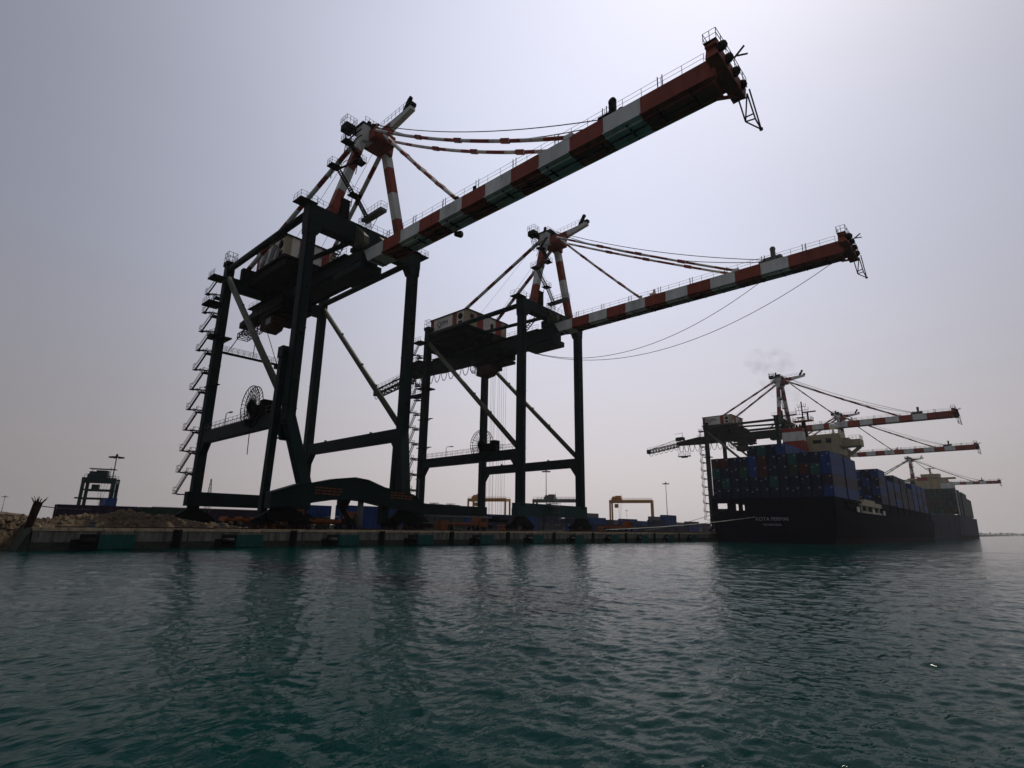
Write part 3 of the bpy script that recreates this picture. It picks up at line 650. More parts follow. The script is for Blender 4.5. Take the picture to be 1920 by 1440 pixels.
    c = B(); c.bx(hu0-0.25, hu1+0.25, hv0-0.25, hv1+0.25, hz1+0.003, hz1+0.22); c.build('roof', [DARK], mh)
    c = B(); vd = hv0+(hv1-hv0)*(0.62 if not arch else 0.48); c.bx(hu1+0.003, hu1+0.08, vd-0.5, vd+0.5, hz0+0.3, hz0+2.4)
    if not arch: c.bx(hu1+0.003, hu1+0.06, hv0+1.2, hv0+2.4, hz0+1.8, hz0+3.0); c.build('door', [RUSTY], mh)
    c = B(); uL = hu0+(hu1-hu0)*0.84; c.cyl((uL, hv0-0.1, hz1-1.3), (0, 1, 0), 0.75, 0.2, 16); c.bx(uL-0.7, uL+0.7, hv0-0.06, hv0-0.003, hz0+0.4, hz0+1.3); c.build('vent', [DARK], mh)
    if arch:
        c = B()
        for i, (uu, w_) in enumerate(((-29.0, 1.5), (-25.6, 1.8), (-22.9, 1.2))): c.beam((uu, hv0-0.05, hz0+0.3), (uu+1.8, hv0-0.05, hz1-0.4), 0.08, w_)
        c.build('tarpaulin', [GREY], mh)
        tx = text('lettering', 'QPM', 1.0, LETTERD, mh, (hu1+0.01, 1.9, hz0+1.7-HQ), (0, 1, 0), (0, 0, 1))
    else:
        tx = text('lettering', 'QPM', 1.9, LETTERD, mh, (hu0+4.6, hv0-0.01, hz0+2.1-HQ), (1, 0, 0), (0, 0, 1))
    # deck and supports under the house
    c = B(); c.bx(hu0-0.5, hu1+0.25, hv0-0.35, hv1+0.3, hz0-0.4, hz0-0.003); c.bx(hu0-0.2, hu1-0.5, hv0+0.2, hv1-0.6, hz0-1.9, hz0-0.403); c.bx(hu0+1, hu1-2.5, hv0+1.5, hv1-2.0, zg1+0.4, hz0-1.903)
    for v in (-4.2, 4.2): c.beam((hu0-0.5, v, hz0-2.1), (hu1+0.8, v, hz0-2.1), 0.6, 0.8)
    o = c.build('house_deck', [DARK], root)
    if arch:
        c = B(); c.bx(-30.6, -14.5, -6.3, 6.6, 46.2, 47.2); c.bx(-30.6, -29.4, -7.6, 7.2, 47.202, 49.6); c.build('machinery_floor', [DARK], root)
    c = B(); c.rail([(hu0-0.4, hv0-0.3, hz0), (hu0+4, hv0-0.3, hz0)], sp=1.4, r=0.035); c.build('railing', [DARK], o)
    c = B()
    for uu in (-29.5, -26.5, -20.5, -16.5):
        for v in (-2.6, 2.6):
            c = B(); c.beam((uu, v, zg1-0.3), (uu, v*1.5, hz0-2.3), 0.45, 0.45); c.build('deck_post', [DARK], root)
    c = B(); c.bx(-26.2, -16.3, -2.0, 2.0, zg1+0.1, zg1+2.0); c.build('machinery_base', [DARK], root)
    # trolley and cab
    ut = -26.0 if arch else -17.5
    c = B(); c.bx(ut-4.2, ut+4.2, -2.9, -1.95, zg0-0.9, zg0+0.9); c.bx(ut-4.2, ut+4.2, 1.95, 2.9, zg0-0.9, zg0+0.9); c.bx(ut-4.2, ut+4.2, -2.9, 2.9, zg0-1.9, zg0-1.25)
    c.box((ut-1.0, 0.6, zg0-2.5), (3.0, 3.2, 1.1)); c.box((ut+3.0, -1.2, zg0-2.3), (1.2, 1.2, 0.8))
    for u in (ut-3.6, ut+3.6):
        for v in (-2.4, 2.4): c.cyl((u, v, zg0+0.9), (0, 1, 0), 0.4, 0.3, 10)
    c.rail([(ut-4.2, -2.9, zg0+0.9), (ut+4.2, -2.9, zg0+0.9)], sp=1.2, r=0.04); c.truss((ut-6.5, -1.2, zg0-1.8), (ut-4.2, -1.2, zg0-3.6), 1.2, 1.2, 3, 0.06)
    tr = c.build('trolley', [DARK], root)
    c = B(); zc = zg0-5.4
    c.prism([(ut-3.0, zc+0.5), (ut-1.5, zc), (ut+1.0, zc+0.3), (ut+1.8, zc+1.2), (ut+1.5, zc+2.7), (ut-3.0, zc+2.7)], 1, -3.2, -0.8, 0)
    c.tube([(ut-1.5, -2.0, zc+2.7), (ut-1.5, -2.0, zg0-1.8)], 0.18, 6); c.tube([(ut+0.8, -2.0, zc+2.7), (ut+0.8, -2.0, zg0-1.8)], 0.18, 6)
    o = c.build('operator_cab', [RUSTY], tr)
    c = B(); c.bx(ut-0.9, ut+1.1, -3.24, -3.203, zc+1.2, zc+2.4); c.build('window', [GLASS], o)
    if not arch:
        c = B()
        for u in (-19.0, -18.1, -17.1, -15.2, -14.5):
            for v in (-0.6, 0.9): c.tube([(u, v, zg0-1.5), (u+0.1, v*0.8, 4.5)], 0.035, 4)
        c.build('hoist_rope', [DARK], tr)
        c = B(); c.box((-16.9, 0.1, 4.2), (6.5, 2.4, 0.5)); c.box((-16.9, 0.1, 4.7), (2.5, 1.4, 0.7)); c.build('spreader', [DARK], tr)
        c = B()
        for v, ue, zm in ((-1.0, 47.5, 36.4), (1.4, 56.0, 36.0)):
            a = Vector((-6, v, zg0-1.0)); b = Vector((ue, v, zb)); K = 24
            sg = (min(a.z, b.z)-zm)
            c.tube([a.lerp(b, t/K)-Vector((0, 0, (sg+1.0)*4*(t/K)*(1-t/K))) for t in range(K+1)], 0.055, 4)
        c.build('trolley_rope', [DARK], tr) if vpos < 100 else None
    # festoon
    c = B()
    f0, f1 = (-G-6, ut-5) if arch else (-G-34, ut-4)
    nl_ = int((f1-f0)/2.6)
    for i in range(nl_):
        a = f0+(f1-f0)*i/nl_; b = f0+(f1-f0)*(i+1)/nl_; zz = zg0-0.2 if a > -G-19 else zg0-0.2+(a+G+19)*0.14
        dpt = 3.3 if a > -G-19 else 1.8
        pts = [(a+(b-a)*t/10, -2.1, zz-dpt*(1-abs(2*t/10-1)**2.6)) for t in range(11)]
        c.tube(pts, 0.11, 4)
    c.build('festoon_cable', [RUBBER], root)
    # stair tower on the near landside leg
    st = B(); us_ = -G-2.4
    z = 7.5; lvl = 0
    vO, vI = -hs-2.3, -hs-0.9
    while z < 46:
        st.box((us_+0.1, vO+0.05, z), (1.2, 0.7, 0.1)); st.box((us_, vI+0.4, z+3.4), (1.6, 1.1, 0.12)); st.beam((us_, vI+0.6, z+3.3), (-G-0.4, -hs, z+3.3), 0.25, 0.25)
        st.beam((us_+0.8, vO, z-0.1), (-G-0.5, -hs-0.5, z-0.1), 0.16, 0.2)
        for du in (-0.38, 0.38):
            st.beam((us_+du, vO, z), (us_+du, vI, z+3.4), 0.06, 0.15); st.tube([(us_+du, vO, z+1.0), (us_+du, vI, z+4.4)], 0.035, 4)
        for i in range(13):
            t = i/12; st.box((us_, vO+(vI-vO)*t, z+3.4*t), (0.75, 0.14, 0.05))
        st.rail([(us_+0.6, vO-0.3, z), (us_-0.5, vO-0.3, z), (us_-0.5, vO+0.3, z)], sp=0.7, r=0.028)
        st.rail([(us_-0.75, vI, z+3.4), (us_-0.75, vI+0.9, z+3.4)], sp=0.7, r=0.035)
        for i in range(5): st.box((us_+0.6, vI+0.2-0.25*i, z+3.5+0.08*i), (0.6, 0.2, 0.04))
        st.tube([(us_+0.7, vO-0.4, z+3.6), (us_+0.7, vI, z+3.3)], 0.05, 4)
        z += 3.62; lvl += 1
    for v, u in ((vO-1.0, us_+0.75), (vI+0.9, us_-0.7)): pass
    st.build('stair_tower', [DARK], root)
    c = B()
    for z in (20.8, 27.6) if not arch else (26.2,):
        c = B(); c.box((-G+1.8, -hs, z), (2.2, 0.7, 0.12)); c.beam((-G+0.6, -hs, z-1.0), (-G+2.4, -hs, z), 0.1, 0.1); c.box((-G-0.4, -hs-0.5, z), (2.2, 0.5, 0.15)); c.build('platform', [DARK], root)
    c = B(); c.box((-G, -hs, 35.2), (3.4, 3.2, 0.25)); c.rail([(-G-1.6, -hs-1.5, 35.3), (-G+1.6, -hs-1.5, 35.3)], sp=0.8); c.build('platform', [DARK], root); c = B(); c.box((-G-1, -hs-1.6, 41.6), (3.6, 2.6, 0.3)); c.rail([(-G-2.7, -hs-2.8, 41.7), (-G+0.7, -hs-2.8, 41.7)], sp=0.8); c.build('platform', [DARK], root); c = B(); c.box((-G-1.3, -hs-1.4, 46.9), (3.0, 2.4, 0.3)); c.rail([(-G-2.7, -hs-2.5, 47), (-G+0.1, -hs-2.5, 47)], sp=0.8)
    c.build('platform', [DARK], root)
    # bogies
    for u in (0, -G):
        for v in (-hs, hs):
            uu = u+(1.7 if arch and u == 0 else 0)
            c = B(); c.prism([(v-3.6, 3.4), (v-1.2, 4.9), (v+1.2, 4.9), (v+3.6, 3.4), (v+3.2, 3.1), (v-3.2, 3.1)], 0, uu-0.45, uu+0.45)
            for dv in (-2.5, 2.5): c.box((uu, v+dv, 2.98), (0.7, 2.9, 0.5))
            c.box((uu, v, 5.1), (1.1, 1.6, 1.2)); c.box((uu-0.7, v+1.6, 4.1), (0.8, 1.2, 0.9)); c.box((uu+0.6, v-1.9, 3.7), (0.7, 0.9, 0.7))
            o = c.build('bogie', [DARK], root)
            for k_ in range(8):
                c = B(); c.cyl((uu, v-3.5+k_*1.0, 2.62), (1, 0, 0), 0.36, 0.3, 12); c.build('wheel', [RUSTY], o)
    return root
c1 = crane(True, 44.41, 'nearest container crane, towering red and white striped boom, arched sill beam and slanting lower leg')
c2 = crane(False, 93.11, 'second container crane with straight green legs, letters on its machinery house, behind the nearest crane')
for vp, lb in ((257.35, 'container crane standing behind the stern container stacks of the blue laden ship'),
               (362.9, 'container crane whose boom shows past the cream bridge of the blue laden ship'),
               (619.1, 'most distant hazy container crane, small boom over the far ship')):
    c3 = copy_tree(c2); c3.location = (RAIL, vp, HQ); c3['label'] = lb
    for ch in list(c3.children):
        if ch.name.startswith('trolley') and not ch.name.startswith('trolley_rope'):
            for g2 in list(ch.children):
                if g2.name.startswith('trolley_rope') or g2.name.startswith('hoist_rope'): bpy.data.objects.remove(g2)

# ------------------------------------------------------------------ containers
cmesh = {}
def container_mesh(colr, L, H=2.9, Wd=2.44, mark=True):
    key = (colr, L, H, mark)
    if key in cmesh: return cmesh[key]
    b = MB(); hw = Wd/2; hl = L/2
    # corrugated walls (profile in plan), doors at -Y end
    def corr(n, ln, depth=0.04):
        pts = []; st_ = ln/n
        for i in range(n):
            x = -ln/2+i*st_; pts += [(x, 0), (x+st_*0.3, -depth), (x+st_*0.55, -depth), (x+st_*0.8, 0)]
        pts.append((ln/2, 0)); return pts
    side = corr(max(8, int(L*1.2)), L-0.3)
    for sgn in (-1, 1):
        vs = []; 
        for (t, d) in side:
            for z in (0.12, H-0.12): vs.append((sgn*(hw-0.03+d), t, z))
        b._add(vs, [(2*i, 2*i+2, 2*i+3, 2*i+1) for i in range(len(side)-1)], 0)
    b.bx(-hw+0.1, hw-0.1, -hl+0.08, hl-0.08, 0.08, H-0.06, 0)
    for sx in (-1, 1):
        for sy in (-1, 1): b.box((sx*(hw-0.08), sy*(hl-0.08), H/2), (0.16, 0.16, H-0.01), 0)
    for sx in (-1, 1):
        b.bx(sx*hw-0.12 if sx > 0 else -hw, sx*hw if sx > 0 else -hw+0.12, -hl+0.17, hl-0.17, H-0.14, H-0.02, 0); b.bx(sx*hw-0.1 if sx > 0 else -hw, sx*hw if sx > 0 else -hw+0.1, -hl+0.17, hl-0.17, 0.0, 0.14, 0)
    for sy in (-1, 1):
        b.bx(-hw+0.17, hw-0.17, sy*hl-0.1 if sy > 0 else -hl, sy*hl if sy > 0 else -hl+0.1, H-0.14, H-0.02, 0); b.bx(-hw+0.17, hw-0.17, sy*hl-0.1 if sy > 0 else -hl, sy*hl if sy > 0 else -hl+0.1, 0, 0.14, 0)
    for x in (-0.85, -0.3, 0.3, 0.85): b.tube([(x, -hl+0.05, 0.1), (x, -hl+0.05, H-0.1)], 0.03, 4, 0)
    b.bx(-0.02, 0.02, -hl+0.02, -hl+0.07, 0.15, H-0.15, 2)
    if mark:
        b.bx(0.25, 0.95, -hl+0.045, -hl+0.075, H-0.55, H-0.38, 1); b.bx(0.3, 0.8, -hl+0.045, -hl+0.075, H-0.8, H-0.72, 1)
        if mark == 2: b.bx(-0.9, -0.5, -hl+0.045, -hl+0.075, H-1.25, H-1.0, 1)
    me = b.mesh('shipping_container', [CM[colr], LETTER, RUBBER]); cmesh[key] = me; return me
def container(colr, x, y, z, L, label, group, H=2.9, rz=0, mark=True):
    o = bpy.data.objects.new('shipping_container', container_mesh(colr, L, H, mark=mark)); COL.objects.link(o)
    o.location = (x, y, z); o.rotation_euler = (0, 0, rz); tag(o, label, 'shipping container', group); return o
ORD = ['', 'first', 'second', 'third', 'fourth', 'fifth', 'sixth', 'seventh', 'eighth', 'ninth', 'tenth', 'eleventh', 'twelfth', 'thirteenth', 'fourteenth', 'fifteenth', 'sixteenth', 'seventeenth', 'eighteenth', 'nineteenth', 'twentieth']
TIER = ['bottom', 'second', 'third', 'fourth', 'top fifth', 'sixth', 'seventh']

# ------------------------------------------------------------------ ships
def hull(root, xp, xs, y0, y1, zd, ztr, mats, off, bow=60, name='hull', boot=1.1):
    cx = (xp+xs)/2; hb = (xs-xp)/2
    zs = [-1.5, 0.2, boot, 3.2, 5.2, zd-0.6, zd]
    ys_ = [y0, y0+3, y0+8, y0+16, y0+26, y0+40]+list(np.linspace(y0+60, y1-bow, 5))+[y1-bow+bow*t for t in (.2, .4, .55, .7, .82, .91, .97, 1.0)]
    vs = []; n = len(zs)
    for sd_ in (-1, 1):
        for y in ys_:
            for z in zs:
                k = (z+1.5)/(zd+1.5)
                f = 1.0
                if y < y0+40: t = (y-y0)/40; f = min(1, (0.90+0.10*min(1, k*1.35))*(1-t)+t)
                if y > y1-bow:
                    t = (y-(y1-bow))/bow; rake = 0.80+0.20*k; t2 = min(1, t/rake); f = max(0.0, 1-t2**(2.4+1.4*k))
                vs.append((cx+sd_*hb*f, y, z+(1.6*max(0, (y-(y1-bow))/bow)*k if zd > 5 else 0)))
    m = len(ys_)*n; fs = []; ms = []
    for s_ in (0, 1):
        for j in range(len(ys_)-1):
            for i in range(n-1):
                a = s_*m+j*n+i; fs.append((a, a+n, a+n+1, a+1)); ms.append(2 if i < 2 else (0 if i < 5 else 0))
    for i in range(n-1): fs.append((i, i+1, m+i+1, m+i)); ms.append(0)
    for j in range(len(ys_)-1): a = j*n+n-1; fs.append((a, a+n, m+a+n, m+a)); ms.append(1)
    b = MB(off); b._add(vs, fs, ms); return b.build(name, mats, root)

XP = -68.19; XS = -35.99
# --- ship 1
S1 = empty('container_ship', (-52, 162, 0), 'dark navy container ship with towers of blue containers, moored stern towards us', 'container ship')
o1 = (-52, 162, 0)
h1 = hull(S1, XP, XS, 162, 398, 8.4, 11, [HULL, DECKM, BOOT], o1)
text('lettering', 'KOTA PERMAI', 1.35, LETTER, h1, (-51.9+52, -0.06, 6.0), (1, 0, 0), (0, 0, 1), sx=1.0)
text('lettering', 'MONROVIA', 0.85, LETTER, h1, (-51.9+52, -0.06, 4.5), (1, 0, 0), (0, 0, 1), sx=1.05)
c = MB(o1)   # poop enclosure with mooring openings, container platform
c.bx(XP, XS, 162.0, 192.6, 11.0, 11.7)
for a, b in ((XP, -66.6), (-63.7, -61.4), (-60.6, -59.5), (-58.9, XS)): c.bx(a, b, 162.05, 162.5, 8.4, 10.998)
c.bx(-66.6, -63.7, 162.05, 162.5, 8.4, 8.9); c.bx(-66.6, -58.9, 162.05, 162.5, 10.4, 10.997)
c.bx(-57.5, -57.0, 162.5, 192, 8.4, 10.998); c.bx(XS-0.5, XS-0.02, 163, 170, 8.4, 10.998)
for yy in (171, 177, 183, 189): c.box((XS-0.6, yy, 9.7), (0.5, 0.7, 2.58)); 
c.build('poop_deck', [HULL], S1)
c = MB(o1); c.bx(XS-3.5, XS-0.1, 190, 223, 10.6, 11.9); c.bx(XS-3.0, XS-0.3, 198, 214, 11.9, 12.6); c.bx(XS-0.6, XS-0.05, 192, 222, 8.42, 9.0)
for yy in (193, 201, 210, 219): c.box((XS-0.5, yy, 9.8), (0.6, 1.2, 1.6))
c.build('side_gallery', [CREAM], S1)
c = MB(o1)
for yy in (185.5, 207, 224): c.bx(XS-0.12, XS+0.05, yy, yy+3.0, 8.5, 9.9)
c.build('side_plate', [WHITE], S1)
c = MB(o1); c.bx(XP+0.3, XS-0.3, 224, 348, 8.402, 12.2); 
for i in range(9): c.bx(XS-0.28, XS-0.06, 224.5+14.6*i, 225.8+14.6*i, 8.42, 12.6)
c.bx(XS-0.3, XS-0.1, 224, 352, 8.42, 9.6); c.build('hatch_coaming', [HULL], S1)
# bow bits
c = MB(o1); c.prism([(340, 8.4), (352, 11.6), (392, 12.2), (392, 8.4)], 0, -52-0.2, -52+0.2); c.box((-52, 372, 15), (0.5, 0.5, 12)); c.box((-44, 352, 11.2), (3, 3, 2.2)); c.build('forecastle_mast', [CREAM], S1)
# superstructure
c = MB(o1); c.bx(-60, -43.5, 199.5, 212, 11.9, 27.0); c.bx(-56.8, -41.5, 200.5, 211, 27.002, 29.6); c.bx(-54.0, -41.0, 201, 210.5, 29.602, 33.2); c.bx(-50.5, -41.4, 202, 210, 33.202, 33.9)
ss = c.build('superstructure', [CREAM], S1)
c = MB(o1); c.bx(XP+0.1, XS-0.05, 203.5, 208.5, 29.61, 30.3); c.bx(-40.99, XS-0.05, 203.5, 203.9, 30.3, 31.7); c.bx(XS-0.4, XS-0.05, 203.9, 208.5, 30.3, 31.7); c.bx(-40.99, XS-3.2, 203.9, 208.4, 30.3, 32.4)
c.beam((XS-0.6, 206, 29.5), (-42.0, 206, 25.4), 1.0, 0.9); c.bx(XP+0.1, -56, 203.5, 203.9, 30.3, 31.7); c.bx(XP+0.1, XP+0.5, 203.9, 208.5, 30.3, 31.7)
c.build('bridge_wing', [CREAM], S1)
c = MB(o1); c.bx(-45.2, -43.6, 200.93, 200.997, 30.8, 32.3); c.bx(-49.0, -46.5, 200.93, 200.997, 30.9, 32.0)
for i in range(5): c.bx(-59+3.1*i, -57.9+3.1*i, 199.43, 199.497, 24.4, 25.6)
c.build('window', [GLASS], ss)
c = MB(o1); c.rail([(-50.4, 202.1, 33.9), (-41.5, 202.1, 33.9), (-41.5, 209.9, 33.9)], sp=1.2, r=0.05); c.rail([(-43.4, 200.6, 29.6), (-41.6, 200.6, 29.6), (-41.6, 203, 29.6)], sp=0.8, r=0.05); c.rail([(-39, 203.6, 31.7), (XS-0.1, 203.6, 31.7), (XS-0.1, 208, 31.7)], sp=0.9, r=0.05, h=1.3); c.build('railing', [WHITE], ss)
c = MB(o1)
c.bx(-57.2, -50.2, 195.5, 199.498, 24, 29.4, 1); c.bx(-56.8, -50.4, 195.8, 199.4, 29.402, 31.6, 1); c.bx(-56.8, -50.6, 195.8, 199.3, 31.602, 34.6, 0); c.bx(-56.7, -50.6, 195.9, 199.3, 34.602, 35.9, 1)
fn = c.build('funnel', [HOUSEW, HOUSER], S1)
c = MB(o1)
for x in (-55.5, -54, -52.4, -51.4): c.tube([(x, 197.5, 35.9), (x, 197.2, 37.1)], 0.3, 8)
c.build('exhaust_pipe', [RUBBER], fn)
c = MB(o1); zx = -52.2; yx = 205
c.beam((zx, yx, 33.9), (zx, yx, 39.3), 2.2, 2.0, w1=1.0, h1=1.0); c.box((zx, yx, 39.4), (5.8, 3.4, 0.25), 1); c.rail([(zx-2.9, yx-1.7, 39.5), (zx+2.9, yx-1.7, 39.5), (zx+2.9, yx+1.7, 39.5), (zx-2.9, yx+1.7, 39.5)], closed=True, sp=1.0, r=0.05)
c.tube([(zx, yx, 39.5), (zx, yx, 46.2)], 0.22, 6); c.tube([(zx+1.6, yx, 39.5), (zx+1.6, yx, 42.2)], 0.3, 6); c.box((zx+2.0, yx, 42.4), (4.4, 0.4, 0.4)); c.box((zx-0.3, yx-1.6, 40.4), (2.4, 0.3, 0.3))
for z, l in ((41.8, 1.8), (43.2, 2.0), (44.4, 1.3)):
    c.tube([(zx-l, yx, z), (zx+l, yx, z)], 0.08, 4)
    for s_ in (-1, -0.5, 0.5, 1): c.tube([(zx+l*s_, yx, z), (zx+l*s_, yx, z+1.1)], 0.06, 4)
c.build('radar_mast', [DARK, ORANGE], S1)
c = MB(o1); c.tube([(-43.6, 205, 33.9), (-43.6, 205, 35.8)], 0.3, 6); c.tube([(-44.3, 205, 33.9), (-43.6, 205, 35.6)], 0.1, 4); c.tube([(-42.9, 205, 33.9), (-43.6, 205, 35.6)], 0.1, 4)
prof = [(0, -1.05), (0.6, -0.9), (0.95, -0.5), (1.05, 0), (0.95, 0.5), (0.6, 0.9), (0.05, 1.05)]
vs_ = []; K = 16
for r_, z_ in prof:
    for k in range(K): vs_.append((-43.6+r_*math.cos(2*math.pi*k/K), 205+r_*math.sin(2*math.pi*k/K), 36.7+z_))
c._add(vs_, [(i*K+k, i*K+(k+1) % K, (i+1)*K+(k+1) % K, (i+1)*K+k) for i in range(len(prof)-1) for k in range(K)], 0, True)
c.build('radome', [WHITE], S1)
# stern container stacks
GR = {5: {5: 'navy', 6: 'teal', 7: 'navy', 8: 'blue'},
      4: {1: 'maroon', 2: 'maroon', 3: 'navy', 4: 'navy', 5: 'blue', 6: 'maroon', 7: 'navy', 8: 'navy', 9: 'teal', 10: 'navy', 11: 'navy', 12: 'blue'},
      3: {1: 'teal', 2: 'navy', 3: 'navy', 4: 'green', 5: 'blue', 6: 'maroon', 7: 'navy', 8: 'navy', 9: 'dark green', 10: 'maroon', 11: 'teal', 12: 'blue'},
      2: {1: 'plum', 2: 'teal', 3: 'navy', 4: 'navy', 5: 'navy', 6: 'navy', 7: 'teal', 8: 'navy', 9: 'navy', 10: 'navy', 11: 'navy', 12: 'plum'},
      1: {i: ('blue' if i == 12 else 'navy') for i in range(1, 13)}}
PW = 32.0/12
for t in GR:
    for cidx, colr in GR[t].items():
        container(colr, XP+0.1+PW*(cidx-0.5), 163.2+6.85, 11.72+2.95*(t-1), 13.7,
                  '%s container in the stern wall, %s column from the quay, %s tier' % (colr, ORD[cidx], TIER[t-1]), 'containers stacked on the stern of the navy ship', mark=(2 if (cidx*3+t) % 4 == 0 else True))
for t in range(1, 6):
    for cidx in range(1, 13):
        if t < 4 and cidx not in (1, 12): continue
        if t == 5 and cidx not in (7, 8): continue
        colr = {12: ['blue', 'plum', 'blue', 'blue', 'blue'][t-1]}.get(cidx, random.choice(['navy', 'blue', 'navy', 'plum']))
        container(colr, XP+0.1+PW*(cidx-0.5), 178.4+6.85, 11.72+2.95*(t-1), 13.7,
                  '%s container just ahead of the stern wall, %s column from quay, %s tier' % (colr, ORD[cidx], TIER[t-1]), 'containers in the second bay of the navy ship')
bays = ['bay beside the bridge', 'second bay past bridge', 'third bay past bridge', 'fourth bay past bridge', 'fifth bay past bridge', 'sixth bay past bridge', 'seventh bay past bridge', 'eighth bay past bridge']
pal = [['blue', 'navy', 'blue', 'navy'], ['blue', 'navy', 'plum', 'blue'], ['navy', 'blue', 'navy', 'blue'], ['navy', 'plum', 'plum', 'navy'], ['navy', 'plum', 'navy', 'navy'], ['blue', 'blue', 'blue', 'blue'], ['blue', 'navy', 'blue', 'plum'], ['blue', 'blue', 'navy', 'blue']]
for b_ in range(8):
    y0 = 226+14.6*b_; nt_ = 4
    for t in range(1, nt_+1):
        for cidx in (12, 11, 10, 9) if t == nt_ or b_ == 0 else (12,):
            if b_ in (1, 4) and t == 4 and cidx == 12: continue
            colr = pal[b_][(t+cidx) % 4]
            container(colr, XP+0.1+PW*(cidx-0.5), y0+6.1, 12.4+2.95*(t-1)+0.03, 12.2,
                      '%s container, %s, %s tier, %s row from open water' % (colr, bays[b_], TIER[t-1], ORD[13-cidx]), 'containers ahead of the bridge of the navy ship')
# --- ship 2
o2 = (-52, 500, 0)
S2 = empty('container_ship', o2, 'distant slate grey container ship with dark green containers, moored ahead of the navy ship', 'container ship')
hull(S2, XP, XS, 500, 700, 16.0, 16, [HULL2, DECKM, BOOT], o2, bow=45, boot=2.2)
c = MB(o2); c.bx(-62, -42, 534, 545, 16.2, 43.5); c.bx(-67, -37, 536, 542, 43.502, 44.6); c.bx(-58, -46, 535, 544, 44.602, 47.5); c.box((-52, 540, 50), (1.2, 1.2, 5)); c.box((-52, 540, 52), (6, 0.6, 0.5)); s2s = c.build('superstructure', [CREAM], S2)
c = MB(o2); c.bx(XS-0.8, XS+0.1, 505.5, 508.5, 16.2, 33.5); c.bx(-44, XS, 506, 508, 33.52, 38.2); c.build('lashing_tower', [WHITE], S2)
c = MB(o2); c.bx(-58, -52, 514, 520, 16.2, 41.0, 1); c.bx(-58, -52, 514, 520, 41.002, 43.5, 0); c.build('funnel', [HOUSER, CREAM], S2)
yy = 510.0; bi = 0
tops = [5, 6, 6, 6, 5, 5, 4, 4, 3]
for bi in range(12):
    y0 = 509.5+14.5*bi if bi >= 1 else 501
    if bi in (2,): continue
    nt_ = [6, 6, 6, 6, 6, 6, 5, 5, 5, 4, 4, 3][bi]
    for t in range(1, nt_+1):
        for cidx in range(1, 13) if bi == 0 else (12,):
            if bi == 0 and cidx in (1, 2, 3, 4, 5) and t < 4: continue
            f = 1.0
            xx = XP+0.1+PW*(cidx-0.5)
            if bi > 8: xx -= (bi-8)*2.2
            colr = random.choice(['dark green', 'dark green', 'dark green', 'dark green', 'teal', 'maroon', 'plum', 'navy'])
            container(colr, xx, y0+6.1, 16.6+2.95*(t-1), 12.2 if bi else 8.0,
                      ('%s container on the far ship stern, %s column from quay, %s tier' % (colr, ORD[cidx], ['bottom', 'second', 'third', 'fourth', 'fifth', 'sixth'][t-1])) if bi == 0 else
                      ('%s container along the far ship side, %s bay from its stern, %s tier' % (colr, ORD[bi+1], ['bottom', 'second', 'third', 'fourth', 'fifth', 'sixth'][t-1])), 'containers on the far ship', mark=False)
c = MB(o2); c.bx(XP+3, XS-3, 509, 690, 16.01, 30, 0); c.build('hold_cargo_block', [HULL], S2) if False else None

# mooring lines
def rope(name, a, b, sag, r, label, mat=GREY):
    a, b = Vector(a), Vector(b); K = 20
    c = MB(a); c.tube([a.lerp(b, t/K)-Vector((0, 0, sag*4*(t/K)*(1-t/K))) for t in range(K+1)], r, 6)
    o = c.build(name, [mat], loc=a); tag(o, label, 'mooring line', 'mooring lines'); return o
rope('mooring_line', (-D-0.5, 108, HQ+0.5), (-56.2, 161.9, 6.6), 0.5, 0.07, 'long pale mooring line from the quay edge up to the navy stern', WHITE)
rope('mooring_line', (-D-0.5, 126.5, HQ+0.5), (-64.5, 161.9, 8.6), 0.6, 0.06, 'shorter mooring line from the coping to an opening in the navy stern')

